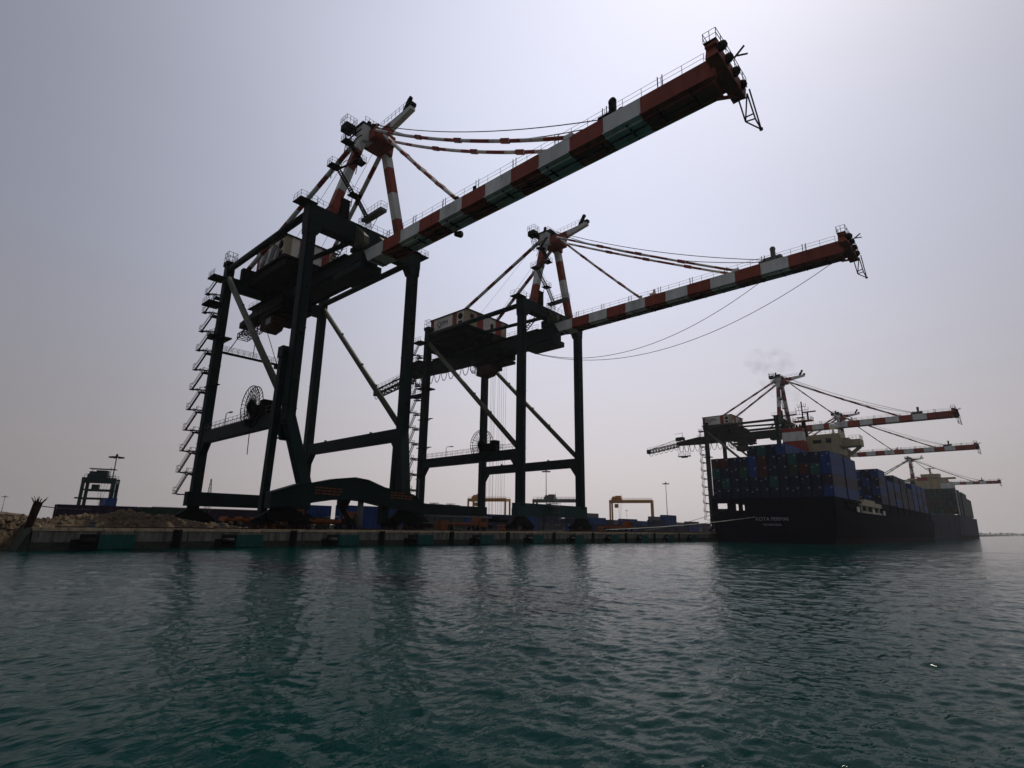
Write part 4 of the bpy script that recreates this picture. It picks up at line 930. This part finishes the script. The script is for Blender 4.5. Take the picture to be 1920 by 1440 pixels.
# ------------------------------------------------------------------ yard
DARKG = pmat('dark_green_paint', (0.006, 0.022, 0.02), 0.6)
def rtg(x, y, top, span, base, mats, label, z0=HQ, rz=0.0, trol=-0.4, mid=False):
    r_ = empty('yard_gantry_crane', (x, y, z0), label, 'gantry crane', 'gantry cranes in the yard', rz)
    H = top-z0-2.0; w_ = 0.9
    for sx in (-1, 1):
        for sy in (-1, 1):
            c = MB(); c.beam((sx*span/2, sy*base/2, 1.2), (sx*span/2, sy*base/2*0.94, H), w_, w_, upv=(1, 0, 0)); c.build('leg', mats, r_)
            c = MB()
            for d_ in (-1.0, 1.0): c.cyl((sx*span/2, sy*(base/2)+d_, 0.75), (1, 0, 0), 0.75, 0.5, 12)
            c.build('wheel', [RUBBER], r_)
        c = MB(); c.beam((sx*span/2, -base/2-1, 1.9), (sx*span/2, base/2+1, 1.9), 0.8, 1.1); c.build('sill_beam', mats, r_)
        c = MB(); c.beam((sx*span/2, -base/2*0.94, H-0.4), (sx*span/2, base/2*0.94, H-0.4), 0.7, 1.0); c.build('end_beam', mats, r_)
    for sy in (-1, 1):
        c = MB(); c.beam((-span/2-0.5, sy*base/2*0.9, H), (span/2+0.5, sy*base/2*0.9, H), 1.0, 1.5); o = c.build('girder', mats, r_)
        c = MB(); c.rail([(-span/2, sy*base/2*0.9, H+0.75), (span/2, sy*base/2*0.9, H+0.75)], sp=2.2, r=0.05); c.build('railing', mats, o)
    if mid:
        c = MB()
        for z_ in (8.4, 11.2):
            for sy in (-1, 1): c.beam((-span/2-(1.5 if z_ < 9 else 0), sy*base/2, z_), (span/2, sy*base/2, z_), 0.4, 0.5)
        c.build('mid_beam', mats, r_)
        c = MB(); c.box((0, 0, H+3.9), (7.5, 4, 0.15)); 
        for q_ in (-3, 3): c.tube([(q_, 0, H+0.7), (q_, 0, H+3.9)], 0.08, 4)
        c.build('sun_roof', mats, r_)
    c = MB(); tx = trol*span
    c.box((tx, 0, H+1.4), (5.5, base*0.86, 1.2)); c.box((tx+0.8, 0.5, H+2.6), (3.2, 3.6, 1.6)); c.box((tx-1.6, -1.5, H+2.4), (1.6, 2.0, 1.0)); c.tube([(tx+3, 0, H+2), (tx+3, 0, H+4.6)], 0.08, 4)
    t_ = c.build('trolley', mats, r_)
    c = MB(); c.box((tx, -base*0.3, H-2.6), (2.0, 2.0, 2.2)); c.build('operator_cab', mats, t_)
    c = MB(); c.box((tx+1.5, 0, 4.5), (2.6, 9.0, 0.6)); c.box((tx+1.5, 0, 5.4), (1.8, 3.2, 1.2))
    for q_ in (-2.5, 2.5): c.tube([(tx+1.5, q_*0.5, 5.8), (tx+0.5, q_, H)], 0.05, 4); c.tube([(tx+1.5, q_*0.5, 5.8), (tx+2.6, q_, H)], 0.05, 4)
    c.build('spreader', mats, t_)
    return r_
rtg(-173.6, 296.5, 21.0, 24, 7.2, [YELLOW], 'yellow gantry crane straddling the yard between the second crane and the ship', rz=R(22), trol=-0.35)
rtg(-236, 240, 20.8, 23, 9, [YELLOW], 'yellow gantry crane seen between the legs of the second crane', rz=R(25), trol=-0.3)
rtg(-187, 242, 19.3, 24, 8, [GREY], 'grey gantry crane with a roofed trolley beside the far waterside leg of the second crane', rz=R(25), trol=-0.15)
rtg(-234, 48.3, 18.6, 8.6, 7.0, [DARKG], 'dark green gantry crane with blue box beside the lamp mast, above the rubble bank', rz=R(68), trol=-0.1, mid=True)
c = MB(); c.box((0, 0, 1.6), (7.5, 3.2, 3.2)); c.bx(-3.8, 3.8, -1.7, 1.7, 3.2, 3.35); tag(c.build('equipment_cabin', [CM['blue']], loc=(-228.5, 50.2, 7.2), ), 'blue equipment cabin standing in front of the dark green gantry crane legs', 'cabin')
def lamp_mast(x, y, h, label, kx=0.0):
    r_ = empty('lamp_mast', (x, y, HQ), label, 'lamp mast', 'tall yard lamp masts')
    c = MB(); c.tube([(0, 0, 0), (kx, 0, h)], 0.32, 8, r1=0.16); c.build('pole', [GREY], r_)
    c = MB(); c.cyl((kx, 0, h+0.1), (0, 0, 1), 1.1, 0.3, 12)
    for a in range(8): an = a*math.pi/4; c.box((kx+1.9*math.cos(an), 1.9*math.sin(an), h-0.1), (0.9, 0.9, 0.4), rz=an); c.tube([(kx, 0, h), (kx+1.7*math.cos(an), 1.7*math.sin(an), h)], 0.07, 4)
    c.cyl((kx, 0, h+0.7), (0, 0, 1), 0.35, 0.8, 8); c.build('lamp_ring', [DARK], r_)
    return r_
lamp_mast(-239.9, 52.7, 23.4, 'tall lamp mast with a ring of lamps behind the dark green gantry crane')
lamp_mast(-180.8, 355.3, 31.5, 'tall lamp mast standing alone between the yellow gantry and the navy ship')
lamp_mast(-189.4, 235.9, 30.5, 'thin lamp mast partly hidden by the portal beam of the second crane')
lamp_mast(-679.7, 71.3, 22, 'tiny distant lamp mast over the low hill beyond the rubble')
lamp_mast(-482.1, 808.0, 31, 'small distant lamp mast seen inside the yellow gantry crane')
# pylon
c = MB(); 
for sx, sy in ((-1, -1), (1, -1), (1, 1), (-1, 1)): c.tube([(sx*3.5, sy*3.5, 0), (sx*0.4, sy*0.4, 48)], 0.18, 4)
for i in range(12):
    z = i*4; k = 3.5-3.1*z/48; k2 = 3.5-3.1*(z+4)/48
    for (a, b) in (((-1, -1), (1, -1)), ((1, -1), (1, 1)), ((1, 1), (-1, 1)), ((-1, 1), (-1, -1))):
        c.tube([(a[0]*k, a[1]*k, z), (b[0]*k2, b[1]*k2, z+4)], 0.1, 4); c.tube([(b[0]*k, b[1]*k, z), (a[0]*k2, a[1]*k2, z+4)], 0.1, 4)
tag(c.build('lattice_tower', [GREY], loc=(-647.5, 231.2, HQ)), 'faint lattice tower seen between the landside legs of the nearest crane', 'lattice tower')

# yard containers: rows parallel to the quay
def row(x, y0, n, L, prof, cols, desc, group, gap=0.5, H=2.6, mark=True, z0=HQ):
    for i in range(n):
        for t in range(prof[i % len(prof)]):
            colr = cols[(i*5+t*3) % len(cols)] if not callable(cols) else cols(i, t)
            container(colr, x, y0+(L+gap)*i+L/2, z0+(H+0.02)*t, L, '%s container, %s tier, %s from left in %s' % (colr, ['bottom', 'second', 'third', 'fourth'][t], ORD[i+1], desc), group, H=H, mark=mark)
row(-118, 70.5, 2, 12.2, [2, 2], ['blue'], 'blue pair behind the arched sill', 'blue containers behind the nearest crane')
row(-126, 60, 2, 6.1, [1, 2], ['blue', 'dark green'], 'short stack left of the blue pair', 'short containers behind the nearest crane')
row(-140, 92, 6, 12.2, [2, 2, 2, 2, 2, 3], lambda i, t: ['dark green', 'dark green', 'dark green', 'blue', 'navy', 'blue'][i], 'row behind the second crane', 'containers behind the second crane')
row(-131, 176, 9, 12.2, [2, 2, 1, 2, 1, 2, 3, 1, 2], lambda i, t: ['blue', 'navy', 'plum', 'navy', 'blue', 'plum', 'navy', 'plum', 'navy', 'blue'][(i*3+t) % 10], 'row under the yellow gantry', 'containers under the yellow gantry crane')
row(-152, 215, 11, 12.2, [3, 2, 2, 2, 2, 3, 2, 2, 2, 2, 2], lambda i, t: ['navy', 'blue', 'plum', 'navy', 'grey'][(i+t*2) % 5], 'back row under the yellow gantry', 'containers in the back row of the yard')
row(-156, 166, 4, 12.2, [2, 3, 3, 2], ['navy', 'navy', 'plum', 'navy'], 'row behind the far waterside leg', 'containers behind the second crane')
row(-128, 20.5, 4, 12.2, [1, 1, 1, 1], ['plum', 'dark green', 'plum', 'maroon'], 'single row behind the rubble bank', 'containers behind the rubble bank', H=3.6)
row(-128, 40, 1, 12.2, [2], ['blue'], 'stack behind the near landside leg', 'containers behind the rubble bank') if False else None

# low shed behind rubble
c = MB(); c.box((0, 0, 1.7), (10, 36, 3.4)); c.prism([(-5.4, 3.4), (5.4, 3.4), (0, 4.3)], 1, -18.3, 18.3, 1)
for i in range(6): c.bx(4.98, 5.06, -15+5.4*i, -12.4+5.4*i, 0.1, 2.5, 2)
tag(c.build('storage_shed', [DARK, RUSTY, RUBBER], loc=(-150, 60, HQ)), 'long low storage shed with rusty roof behind the near landside sill', 'shed')

# trucks, machines
def truck(x, y, rz, label, colr=ORANGE, load=None):
    r_ = empty('terminal_truck', (x, y, HQ), label, 'truck', 'orange terminal trucks on the quay', rz)
    c = MB(); c.bx(-1.2, 1.2, 3.2, 5.2, 0.9, 2.9); c.bx(-1.1, 1.1, 3.0, 5.6, 0.7, 1.5); c.build('cab', [colr], r_)
    c = MB(); c.bx(-1.0, 1.0, 5.203, 5.23, 1.8, 2.7); c.bx(-1.23, -1.203, 3.6, 4.9, 1.8, 2.6); c.bx(1.203, 1.23, 3.6, 4.9, 1.8, 2.6); c.build('window', [GLASS], r_)
    c = MB(); c.bx(-1.15, 1.15, -6.4, 2.8, 1.05, 1.35); c.bx(-0.5, 0.5, -6.2, 3.1, 0.75, 1.05); 
    for i in range(5): c.bx(-1.25, 1.25, -6.2+2.1*i, -6.0+2.1*i, 1.35, 1.6)
    c.build('trailer_bed', [colr], r_)
    for yy_ in (4.6, 1.8, -4.4, -5.6):
        for sx in (-1, 1): c = MB(); c.cyl((sx*1.0, yy_, 0.5), (1, 0, 0), 0.5, 0.35, 14); c.build('wheel', [RUBBER], r_)
    return r_
truck(-84, 38.5, 0, 'orange terminal truck parked under the landside sill of the nearest crane')
truck(-86, 50, 0.05, 'orange terminal truck seen through the opening left under the arched sill beam')
truck(-86, 80.5, 0.0, 'orange terminal truck parked between the legs of the second crane')
truck(-84, 137, 0.0, 'orange terminal truck on the quay near the navy ship stern')
def bin_(x, y, label):
    c = MB(); c.prism([(-0.7, 0.1), (0.7, 0.1), (0.95, 1.6), (-0.95, 1.6)], 0, -0.9, 0.9); c.bx(-1.0, 1.0, -1.0, 1.0, 1.6, 1.7)
    for k in (-0.5, 0.5): c.bx(0.903, 0.97, k-0.05, k+0.05, 0.2, 1.5)
    tag(c.build('orange_skip', [ORANGE], loc=(x, y, HQ)), label, 'skip', 'orange skips on the quay')
bin_(-76, 35.2, 'orange skip beside the foot of the slender duct of the nearest crane')
bin_(-76, 65.5, 'orange skip on the quay in front of the dark green containers')
def barrier(x, y, label):
    c = MB()
    for k in (-0.7, 0, 0.7): c.beam((0, k-0.35, 0), (0, k+0.2, 1.15), 0.1, 0.16, 0); c.beam((0, k+0.35, 0), (0, k-0.2, 1.15), 0.1, 0.16, 0)
    c.box((0, 0, 1.0), (0.12, 2.2, 0.25), 0); tag(c.build('warning_barrier', [ORANGE], loc=(x, y, HQ)), label, 'barrier', 'warning barriers on the quay')
barrier(-71.5, 76, 'red-orange trestle barrier on the quay edge left of the second crane')
barrier(-71.5, 108.5, 'red-orange trestle barrier on the quay edge right of the second crane')
# gangway tower
r_ = empty('access_tower', (-71.6, 91.5, HQ), 'grey scaffold access tower with a ladder at the foot of the second crane', 'access tower')
c = MB(); c.truss((0, 0, 0), (0, 0, 5.0), 1.7, 1.7, 4, 0.06); c.build('scaffold_frame', [GREY], r_)
c = MB(); c.box((0, 0, 4.9), (2.0, 2.0, 0.12)); c.rail([(-1, -1, 4.95), (1, -1, 4.95), (1, 1, 4.95), (-1, 1, 4.95)], closed=True, sp=1, r=0.04); c.build('platform', [GREY], r_)
c = MB()
for q_ in (-0.3, 0.3): c.tube([(q_, 3.6, 0), (q_, 1.0, 4.9)], 0.05, 4)
for i in range(12): c.tube([(-0.3, 3.6-2.6*i/12, 4.9*i/12), (0.3, 3.6-2.6*i/12, 4.9*i/12)], 0.035, 4)
c.build('ladder', [GREY], r_)
# grey angle frame
r_ = empty('pipe_frame', (-72, 57, HQ), 'grey right-angled pipe frame between the two nearest cranes', 'pipe frame')
c = MB(); c.tube([(0, 0, 7.9), (0, 0.1, 2.3), (0, 17, 2.3)], 0.13, 6); c.tube([(0, 0, 7.9), (0, -0.6, 7.9)], 0.1, 6); c.build('top_rail', [GREY], r_)
c = MB()
for yy in (0.1, 4, 8, 12, 16): c.tube([(0, yy, 0), (0, yy, 2.3)], 0.08, 5)
c.tube([(0, 0.1, 1.2), (0, 17, 1.2)], 0.05, 5); c.build('post', [GREY], r_)
# parked dark spreader frames / bulk hoppers with small roofs
for i, yy in enumerate((110.5, 117.5, 124.5)):
    c = MB(); c.box((0, 0, 2.2), (3, 5.6, 0.5)); 
    for sx in (-1, 1):
        for sy in (-1, 1): c.tube([(sx*1.3, sy*2.5, 0), (sx*1.3, sy*2.5, 2.2)], 0.12, 5)
    c.cyl((0, 0, 2.75), (0, 0, 1), 1.6, 0.12, 12); c.tube([(0, 0, 2.2), (0, 0, 2.8)], 0.1, 5); c.box((0, 0.8, 1.0), (1.8, 1.8, 1.6))
    tag(c.build('roof_shelter', [DARK], loc=(-140, yy, HQ+5.24)), 'small round-topped shelter on the dark containers between the cranes, '+['left one', 'middle one', 'right one'][i], 'shelter', 'round-topped shelters')
# rusty timber pile at the quay corner
c = MB(); c.tube([(0, 0, -0.3), (0.1, 0.35, 2.3)], 0.26, 10, r1=0.33)
for i in range(26):
    a = random.uniform(0, 6.28); L = random.uniform(0.2, 0.75); s0 = Vector((0.1+0.25*math.cos(a), 0.35+0.25*math.sin(a), 2.1))
    c.tube([s0, s0+Vector((math.cos(a)*L*0.7, math.sin(a)*L*0.7+0.05, L))], 0.06, 4, r1=0.02)
for i in range(14):
    a = i/14*6.28; c.tube([(0.27*math.cos(a), 0.27*math.sin(a), -0.3), (0.1+0.34*math.cos(a), 0.35+0.34*math.sin(a), 2.15)], 0.04, 4)
tag(c.build('splintered_post', [RUSTY], loc=(-73.2, 9.9, HQ+0.15)), 'thick rusty post with a splintered top on the quay corner', 'post')
rope('mooring_line', (-73.3, 10.2, 4.2), (-112, 22.5, 4.7), 0.15, 0.05, 'thin dark line strung from the splintered post towards the containers', DARK)
# rubble boulders on the bank
STONE = pmat('stone', (0.12, 0.088, 0.055), 0.95, var=0.5, scale=1.5)
bm_ = MB()
for i in range(2600):
    x = random.uniform(-96, -73.5); y = random.uniform(-12, 33); s_ = random.uniform(0.12, 0.42)
    z = hmound(x, y)+0.03
    if z < 0.0: continue
    n_ = 5; a0 = random.uniform(0, 6)
    vs_ = [(x+s_*math.cos(a0+k*1.256)*random.uniform(.7, 1.2), y+s_*math.sin(a0+k*1.256)*random.uniform(.7, 1.2), z-0.1) for k in range(5)]+[(x+s_*.6*math.cos(a0+k*1.256)*random.uniform(.6, 1.1), y+s_*.6*math.sin(a0+k*1.256)*random.uniform(.6, 1.1), z+s_*random.uniform(.3, .8)) for k in range(5)]
    bm_._add(vs_, [(k, (k+1) % 5, 5+(k+1) % 5, 5+k) for k in range(5)]+[(5, 6, 7, 8, 9)], 0)
tag(bm_.build('rubble', [STONE]), kind='stuff')
# far shore on the right horizon
noise_sheet('far_shore', -1500, 2500, 4000, 4300, 240, 6, lambda x, y: -1+17*min(1, (y-4000)/60)*(0.75+0.45*mn.fractal(Vector((x*0.006, y*0.004, 3)), 1, 2, 4)), pmat('far_land', (0.12, 0.11, 0.10), 0.95))
for i in range(19):
    x = -260+i*22+random.uniform(-6, 6); h = random.uniform(7, 15); w_ = random.uniform(6, 14)
    c = MB(); c.box((0, 0, h/2), (w_, 10, h)); c.box((0.2*w_, 0, h+1), (w_*0.4, 6, 2))
    c.bx(-w_*0.35, w_*0.35, -5.06, -5.003, h*0.3, h*0.45, 1); c.bx(-w_*0.35, w_*0.35, -5.06, -5.003, h*0.65, h*0.8, 1)
    tag(c.build('shore_building', [WHITE, GLASS], loc=(x, 3985+random.uniform(0, 20), 1)), 'tiny pale hazy building on the far shore, %s from the ships' % ORD[i+1], 'building', 'buildings on the far shore')

# ------------------------------------------------------------------ dusty air
c = MB(); c.bx(-2600, 2600, -900, 4400, -4, 84)
hz = bpy.data.materials.new('dusty_air'); hz.use_nodes = True; t = hz.node_tree; t.nodes.clear()
oo = t.nodes.new('ShaderNodeOutputMaterial'); pv = t.nodes.new('ShaderNodeVolumePrincipled'); t.links.new(pv.outputs[0], oo.inputs['Volume'])
pv.inputs['Color'].default_value = (0.93, 0.92, 0.93, 1); pv.inputs['Density'].default_value = 0.00008; pv.inputs['Anisotropy'].default_value = 0.45
tag(c.build('haze', [hz]), kind='stuff')
SC.cycles.volume_bounces = 1

bmx = MB(); prof = [(0.2, -9), (2.2, -7), (3.6, -2), (5.0, 3), (6.0, 7), (4.0, 10), (0.3, 11)]; K = 14; vv = []
for r_, z_ in prof:
    for k in range(K): vv.append((-52.5-0.45*(z_+9)+r_*1.5*math.cos(6.2832*k/K), 199+r_*math.sin(6.2832*k/K), 52+z_*1.3))
bmx._add(vv, [(i*K+k, i*K+(k+1) % K, (i+1)*K+(k+1) % K, (i+1)*K+k) for i in range(len(prof)-1) for k in range(K)]+[tuple(range(K))[::-1], tuple(range((len(prof)-1)*K, len(prof)*K))], 0)
sm = bpy.data.materials.new('funnel_smoke'); sm.use_nodes = True; t = sm.node_tree; t.nodes.clear()
oo = t.nodes.new('ShaderNodeOutputMaterial'); pv = t.nodes.new('ShaderNodeVolumePrincipled'); t.links.new(pv.outputs[0], oo.inputs['Volume'])
pv.inputs['Color'].default_value = (0.25, 0.23, 0.22, 1)
g = t.nodes.new('ShaderNodeTexCoord'); n1 = t.nodes.new('ShaderNodeTexNoise'); n1.inputs['Scale'].default_value = 0.28; n1.inputs['Detail'].default_value = 3
t.links.new(g.outputs['Object'], n1.inputs['Vector']); r1 = t.nodes.new('ShaderNodeMapRange'); r1.inputs['From Min'].default_value = 0.47; r1.inputs['From Max'].default_value = 0.75
r1.inputs['To Max'].default_value = 0.045; t.links.new(n1.outputs['Fac'], r1.inputs['Value']); t.links.new(r1.outputs[0], pv.inputs['Density'])
tag(bmx.build('smoke', [sm]), kind='stuff')
SC.cycles.volume_max_steps = 96
